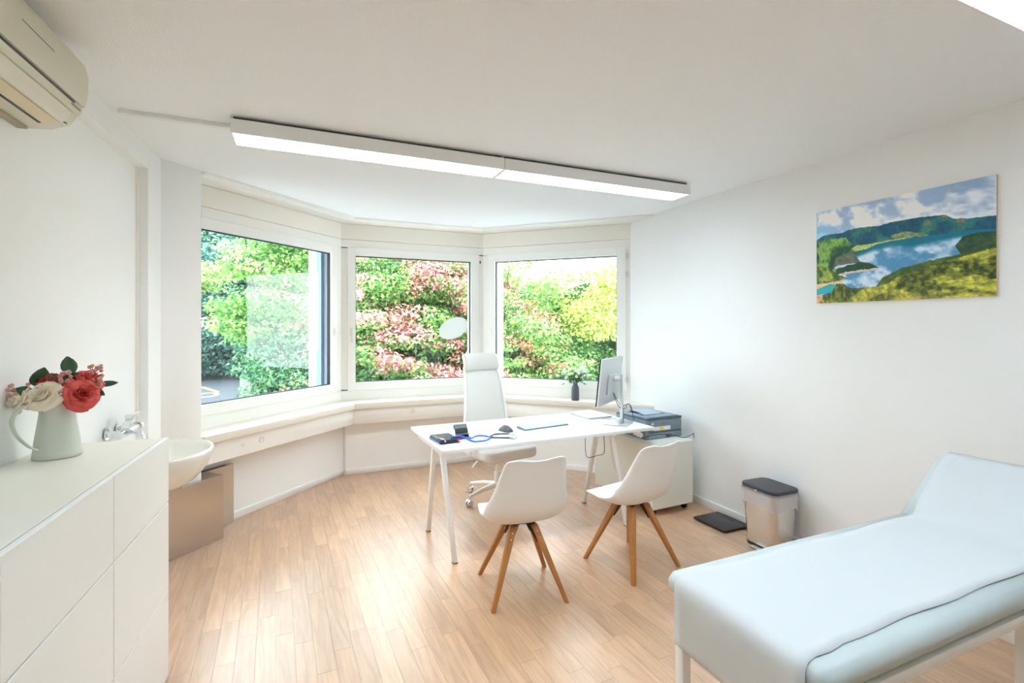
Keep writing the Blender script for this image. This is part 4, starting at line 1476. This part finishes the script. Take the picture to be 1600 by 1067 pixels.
# ------------------------------------------------------------------ vase with flowers on the sill
vx, vy = 2.665, 4.475
va = thing('vase', 'slim dark grey vase on the window sill behind the monitor', 'vase', (vx, vy, ZS + .0002))
bm = B(); lathe(bm, [(0, 0), (.036, 0), (.040, .006), (.041, .08), (.039, .13), (.030, .155), (.022, .165), (.022, .18), (.018, .18), (.018, .16), (0, .15)], 32)
obj('body', bm, mat('dark_grey_ceramic', srgb(92, 96, 106), .55), va, smooth=True)
vp = thing('white_flower_bunch', 'bunch of small white flowers with green leaves in the grey vase', 'flowers', (vx, vy, ZS + .165))
rnd = random.Random(5)
bs = B()
LG2 = mat('fresh_green_leaf', srgb(58, 122, 66), .5)
WF = mat('white_flower_petal', srgb(236, 244, 226), .6)
leafmesh = None
flmesh = None
for k in range(36):
    a = rnd.uniform(0, 2 * math.pi); el = rnd.uniform(.15, 1.15)
    d = Vector((math.cos(a) * math.sin(el), math.sin(a) * math.sin(el), math.cos(el) * .9 + .1))
    Lk = rnd.uniform(.12, .215)
    p = d * Lk
    tube(bs, [(0, 0, 0), p * .5 + Vector((0, 0, .01)), p], .0014, 4)
    if flmesh is None:
        bm = B()
        for j in range(7):
            v = Vector((rnd.uniform(-1, 1), rnd.uniform(-1, 1), rnd.uniform(-.4, 1))).normalized() * .011
            bmesh.ops.create_icosphere(bm, subdivisions=1, radius=.0085, matrix=Matrix.Translation(v))
        f_ = obj('flower', bm, WF, vp, smooth=True); flmesh = f_.data
    else:
        f_ = bpy.data.objects.new('flower', flmesh); COL.objects.link(f_); f_.parent = vp
    f_.location = p; f_.rotation_euler = (rnd.random() * 6, rnd.random() * 6, rnd.random() * 6)
for k in range(80):
    a = rnd.uniform(0, 2 * math.pi); el = rnd.uniform(.3, 1.6)
    d = Vector((math.cos(a) * math.sin(el), math.sin(a) * math.sin(el), math.cos(el)))
    p = d * rnd.uniform(.03, .13) + Vector((0, 0, rnd.uniform(.0, .05)))
    if leafmesh is None:
        o = obj('leaf', sheet(B(), leaf_rows(Vector((0, 0, 0)), Vector((1, 0, 0)), Vector((0, 1, 0)), .042, .012, Vector((0, 0, 1)))), LG2, vp, smooth=True); leafmesh = o.data
    else:
        o = bpy.data.objects.new('leaf', leafmesh); COL.objects.link(o); o.parent = vp
    o.location = p; o.rotation_euler = (rnd.uniform(-.6, .6), rnd.uniform(-1, .4), a)
obj('stems', bs, STEMG, vp)

# reflection in the middle pane, modelled as a milky white oval disc
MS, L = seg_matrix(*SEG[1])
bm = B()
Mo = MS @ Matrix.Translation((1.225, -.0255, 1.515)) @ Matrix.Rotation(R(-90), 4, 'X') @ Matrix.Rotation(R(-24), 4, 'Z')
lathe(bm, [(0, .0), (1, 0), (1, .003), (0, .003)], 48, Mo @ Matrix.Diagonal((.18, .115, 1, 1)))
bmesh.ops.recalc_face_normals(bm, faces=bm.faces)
tag(obj('oval_reflection', bm, mat('milky_reflection', (.92, .98, .97), .25, alpha=.92)), 'white oval reflection in the middle window pane, modelled as a milky disc', 'sticker')

# ------------------------------------------------------------------ outdoors
ASPH = mat('asphalt', (.06, .07, .085), .85, vary=(3, .15))
GZ = -.9
struct(obj('ground', box(B(), -40, 45, 5.9, 60, GZ - .3, GZ), ASPH))
YEL = mat('yellow_road_paint', srgb(230, 215, 90), .6)
tag(obj('road_line', prism(B(), [(-3.55, 22.7), (-3.40, 22.7), (-2.65, 20.9), (-2.80, 20.9)], GZ, GZ + .01), YEL), 'yellow line painted on the road beyond the left window', 'road marking')
bm = B()
tube(bm, [Vector((-2.95 + .32 * math.cos(R(a)), 20.1 + .55 * math.sin(R(a)), GZ + .004)) for a in range(0, 360, 15)] + [Vector((-2.63, 20.1, GZ + .004))], 0, sq=(.07, .004))
tag(obj('road_symbol', bm, mat('white_road_paint', (.85, .85, .85), .6)), 'white oval marking on the road below the left window', 'road marking')
GW = mat('weathered_concrete', (.42, .42, .40), .9, vary=(4, .25))
gw = thing('garden_wall', 'low weathered concrete garden wall under the hedge', 'wall', (0, 0, 0))
obj('wall_body', box(B(), -1.1, 9.5, 11.75, 11.95, GZ, .25), GW, gw)
for px in (-1.02, -.5, .1, .7):
    obj('post', box(B(), px - .09, px + .09, 11.6, 11.76, GZ, .5), mat('pale_concrete_post', (.35, .35, .32), .9), gw)

LEAF = attr_mat('foliage_leaf', .6, .3, .35)
BARK = mat('tree_bark', (.12, .09, .07), .9, bump=(20, .5))
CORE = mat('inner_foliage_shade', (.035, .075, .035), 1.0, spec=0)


def foliage(parent, clumps, per, size, colf, seed, name='foliage'):
    """clumps: (centre, (rx, ry, rz), tilt axis vector); leaves scattered through each clump, mostly near its shell"""
    r = np.random.default_rng(seed)
    V, C = [], []
    for (c, rad, tl) in clumps:
        n = int(per * (rad[0] * rad[1]))
        d = r.normal(size=(n, 3)); d /= np.linalg.norm(d, axis=1)[:, None]
        rr = r.random(n) ** .35
        p = d * rr[:, None] * np.array(rad)[None]
        p[:, 2] += p[:, 0] * tl[0] + p[:, 1] * tl[1]
        pos = p + np.array(c)[None]
        nrm = d * .6 + np.array([0, 0, .7])[None] + r.normal(size=(n, 3)) * .45
        nrm /= np.linalg.norm(nrm, axis=1)[:, None]
        a = np.cross(nrm, r.normal(size=(n, 3))); a /= np.linalg.norm(a, axis=1)[:, None]
        b = np.cross(nrm, a)
        s = size * r.uniform(.6, 1.25, n)[:, None]
        V.append(np.stack([pos - a * s, pos + b * s * .5 + nrm * s * .12, pos + a * s, pos - b * s * .5 + nrm * s * .12], 1).reshape(-1, 3))
        col = colf(pos, p / np.array(rad)[None], r)
        C.append(np.repeat(col, 4, 0))
    V = np.concatenate(V); C = np.concatenate(C)
    F = np.arange(len(V)).reshape(-1, 4)
    return np_mesh(name, V, F, np.clip(C, 0, 1), LEAF, parent, kind='stuff')


def lin_(c): return np.array(srgb(*c))


def mixcol(cols, wts, n, r, jit=.12):
    cols = np.array([lin_(c) for c in cols])
    k = r.choice(len(cols), n, p=np.array(wts) / sum(wts))
    return cols[k] * (1 + r.uniform(-jit, jit, (n, 1)))


def trunk(parent, base, top, r0, branches, seed):
    bm = B()
    rnd = random.Random(seed)
    base, top = Vector(base), Vector(top)
    tube(bm, smooth_path([base, base.lerp(top, .5) + Vector((rnd.uniform(-.1, .1), 0, 0)), top]), [r0 * (1 - .7 * i / 12) for i in range(13)], 10)
    for e in branches:
        e = Vector(e)
        s = base.lerp(top, rnd.uniform(.4, .9))
        tube(bm, smooth_path([s, s.lerp(e, .5) + Vector((0, 0, .1)), e]), [r0 * .4 * (1 - .7 * i / 12) for i in range(13)], 6)
    obj('trunk', bm, BARK, parent, autos=R(60))


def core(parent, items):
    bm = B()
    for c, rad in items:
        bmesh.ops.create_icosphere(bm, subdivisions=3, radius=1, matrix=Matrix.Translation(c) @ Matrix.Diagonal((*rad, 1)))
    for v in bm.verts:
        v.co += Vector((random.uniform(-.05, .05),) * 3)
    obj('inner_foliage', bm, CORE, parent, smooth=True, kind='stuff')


def layered(xr, yr, zr, n, rmin, rmax, flat, seed, slope=0.0):
    r = random.Random(seed)
    out = []
    for k in range(n):
        c = (r.uniform(*xr), r.uniform(*yr), zr[0] + (zr[1] - zr[0]) * (k + r.random()) / n)
        a = r.uniform(rmin, rmax)
        out.append((c, (a, a * r.uniform(.6, .9), a * flat * r.uniform(.8, 1.2)), (r.uniform(-.28, .12) + slope, r.uniform(-.25, -.05))))
    return out


# pink dogwood filling the middle window
dw = thing('dogwood_tree', 'pink flowering dogwood filling the middle window', 'tree')


def dog(pos, q, r):
    n = len(pos)
    top = (q[:, 2] > -.35 + r.normal(size=n) * .25)
    patch = np.sin(pos[:, 0] * 2.1 + pos[:, 2] * 3.3) + np.sin(pos[:, 0] * 4.7 - pos[:, 2] * 2.2 + pos[:, 1])
    pk = mixcol([(246, 180, 178), (238, 156, 160), (248, 208, 186), (228, 134, 142)], [4, 3, 3, 1.5], n, r)
    gr = mixcol([(164, 208, 124), (124, 178, 104), (200, 222, 136), (84, 140, 84)], [3, 4, 2, 2], n, r)
    w_ = (top & (patch + r.normal(size=n) * .5 > -.35))[:, None]
    return np.where(w_, pk, gr)


cl_ = layered((.8, 3.9), (9.0, 10.0), (-.4, 3.0), 56, .5, .9, .26, 3)
foliage(dw, cl_, 1700, .046, dog, 31)
foliage(dw, layered((.9, 3.9), (9.9, 10.6), (-.5, 3.0), 46, .6, .9, .5, 4), 1100, .06, lambda p, q, r: mixcol([(112, 166, 100), (84, 136, 84), (150, 194, 114)], [3, 2, 2], len(p), r), 32, 'rear_foliage')
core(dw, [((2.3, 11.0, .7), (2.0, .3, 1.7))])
trunk(dw, (2.2, 10.4, GZ), (2.0, 10.3, 2.2), .10, [(1.2, 10.2, 1.6), (3.2, 10.2, 1.8), (3.0, 10.1, 2.5)], 1)

# green maple behind the left window
mp = thing('maple_tree', 'bright green maple with pinkish tips behind the left window', 'tree')


def map_(pos, q, r):
    n = len(pos)
    g = mixcol([(180, 214, 122), (146, 196, 104), (112, 170, 96), (80, 138, 84)], [4, 4, 3, 2], n, r)
    pk = mixcol([(244, 192, 176), (246, 214, 186)], [1, 1], n, r)
    sel = (q[:, 2] > .0) & (np.sin(pos[:, 0] * 3 + pos[:, 2] * 4) + r.normal(size=n) * .4 > .95)
    return np.where(sel[:, None], pk, g)


foliage(mp, layered((-1.05, .25), (9.6, 10.4), (1.35, 3.5), 34, .35, .62, .36, 8), 2300, .046, map_, 41)
trunk(mp, (-.6, 10.7, GZ), (-.6, 10.5, 3.0), .09, [(-1.2, 10.2, 2.6), (-.2, 10.2, 2.4), (-.9, 10.0, 3.3)], 2)


def low(pos, q, r):
    n = len(pos)
    g = mixcol([(124, 186, 130), (88, 156, 116), (172, 214, 150), (60, 120, 106)], [4, 4, 3, 2], n, r)
    pk = mixcol([(244, 182, 170), (236, 160, 156)], [1, 1], n, r)
    sel = (pos[:, 0] > -.3) & (q[:, 2] > 0) & (np.sin(pos[:, 2] * 5) + r.normal(size=n) * .3 > .7)
    return np.where(sel[:, None], pk, g)


bl = thing('leafy_shrub', 'blue-green leafy shrub under the maple behind the left window', 'shrub')
foliage(bl, layered((-.8, .45), (10.0, 10.7), (-.35, 1.7), 42, .3, .5, .5, 9), 2600, .044, low, 42)
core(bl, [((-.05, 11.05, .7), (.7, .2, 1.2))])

# dark conifer and road trees further left
cf = thing('conifer_tree', 'dense blue-green evergreen at the left edge of the left window', 'tree')
foliage(cf, layered((-7.0, -1.0), (24.5, 26.5), (-.2, 4.6), 64, 1.0, 1.7, .5, 12), 600, .11, lambda p, q, r: mixcol([(112, 160, 144), (86, 136, 124), (140, 184, 156), (66, 110, 108)], [4, 4, 2, 3], len(p), r), 43)
core(cf, [((-4.0, 27.3, 1.6), (3.6, .5, 2.9))])
trunk(cf, (-4.4, 26.8, GZ), (-4.4, 26.8, 4.5), .2, [], 3)
lt = thing('pale_green_tree', 'pale green roadside tree before the dark evergreen', 'tree')
foliage(lt, layered((-4.2, -2.7), (20.6, 21.4), (2.7, 3.6), 14, .45, .75, .45, 14), 1200, .07, lambda p, q, r: mixcol([(216, 230, 160), (180, 214, 140), (140, 186, 120)], [3, 3, 2], len(p), r), 44)
trunk(lt, (-4.1, 21.2, GZ), (-3.9, 21.2, 3.0), .07, [(-3.6, 21, 3.4), (-3.0, 21, 3.2)], 4)
rt = thing('roadside_tree', 'airy blue-green tree standing tallest beyond the road', 'tree')
foliage(rt, layered((-7, -1.5), (28.5, 30), (4.2, 7.6), 30, 1.0, 1.6, .5, 15), 480, .12, lambda p, q, r: mixcol([(180, 212, 194), (146, 190, 170), (116, 166, 142)], [3, 3, 2], len(p), r), 45)
trunk(rt, (-4.6, 29.6, GZ), (-4.6, 29.6, 6.5), .18, [(-6, 29.2, 6.6), (-3.0, 29.2, 6.4)], 5)

# yellow-green bush and ivy hedge behind the right window
yb_ = thing('golden_bush', 'yellow-green bush filling the upper right window', 'shrub')
foliage(yb_, layered((4.7, 8.0), (7.9, 8.8), (1.45, 2.65), 24, .45, .8, .45, 18), 1800, .048,
        lambda p, q, r: mixcol([(242, 238, 160), (222, 228, 138), (190, 214, 116), (142, 182, 96)], [3, 4, 3, 1.5], len(p), r), 46)
core(yb_, [((6.4, 9.2, 1.8), (1.6, .25, .7))])
trunk(yb_, (6.3, 8.9, GZ), (6.3, 8.9, 1.9), .07, [(5.4, 8.4, 2.2), (7.2, 8.4, 2.3)], 6)
iv = thing('ivy_hedge', 'dark green ivy hedge below the golden bush', 'hedge')
foliage(iv, layered((3.2, 9.5), (8.5, 9.1), (-.8, 1.6), 56, .45, .75, .6, 19), 1600, .040,
        lambda p, q, r: mixcol([(136, 180, 104), (104, 154, 92), (170, 202, 116), (76, 124, 82)], [4, 4, 2, 3], len(p), r), 47)
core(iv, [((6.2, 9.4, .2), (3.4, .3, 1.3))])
mb = thing('red_maple_branch', 'reddish maple branches at the left of the right window', 'tree')


def redm(pos, q, r):
    n = len(pos)
    a = mixcol([(238, 160, 140), (226, 120, 104), (246, 200, 160)], [3, 2, 2], n, r)
    g = mixcol([(160, 204, 120), (110, 166, 96), (200, 220, 130)], [3, 3, 2], n, r)
    s = (np.sin(pos[:, 0] * 5 + pos[:, 2] * 7) + q[:, 2] * .8 + r.normal(size=n) * .5 > .7)[:, None]
    return np.where(s, a, g)


foliage(mb, layered((3.1, 4.9), (8.0, 8.8), (-.2, 2.8), 38, .35, .65, .28, 21), 1500, .045, redm, 48)
foliage(mb, layered((3.3, 5.2), (9.2, 9.9), (.6, 2.35), 26, .45, .7, .5, 22), 1100, .05, lambda p, q, r: mixcol([(168, 212, 130), (130, 186, 116), (204, 226, 146), (226, 170, 150)], [4, 3, 3, 1], len(p), r), 49, 'rear_foliage')
trunk(mb, (3.4, 8.9, GZ), (3.7, 8.7, 2.4), .06, [(4.4, 8.2, 1.8), (3.5, 8.2, 2.6), (4.3, 8.3, 1.1)], 7)

hb = thing('pale_house', 'pale house with small arched windows above the golden bush', 'house', (18.6, 26.2, GZ), R(-38))
obj('wall', box(B(), -3.0, 5.2, 0, 5, 0, 8.4), mat('pale_house_render', (.82, .84, .86), .9), hb)
for ax in (-1.4, -.3):
    bm = B()
    pts = [(ax - .28, 6.0), (ax + .28, 6.0)] + [(ax + .28 * math.cos(R(a)), 6.5 + .28 * math.sin(R(a))) for a in range(0, 181, 20)]
    a_ = [bm.verts.new((x, -.04, z)) for x, z in pts]; b_ = [bm.verts.new((x, .02, z)) for x, z in pts]
    bm.faces.new(a_); bm.faces.new(b_[::-1])
    for i in range(len(pts)): bm.faces.new([a_[i], a_[(i + 1) % len(pts)], b_[(i + 1) % len(pts)], b_[i]])
    obj('arched_window', bm, mat('grey_glass', (.25, .28, .33), .3), hb)
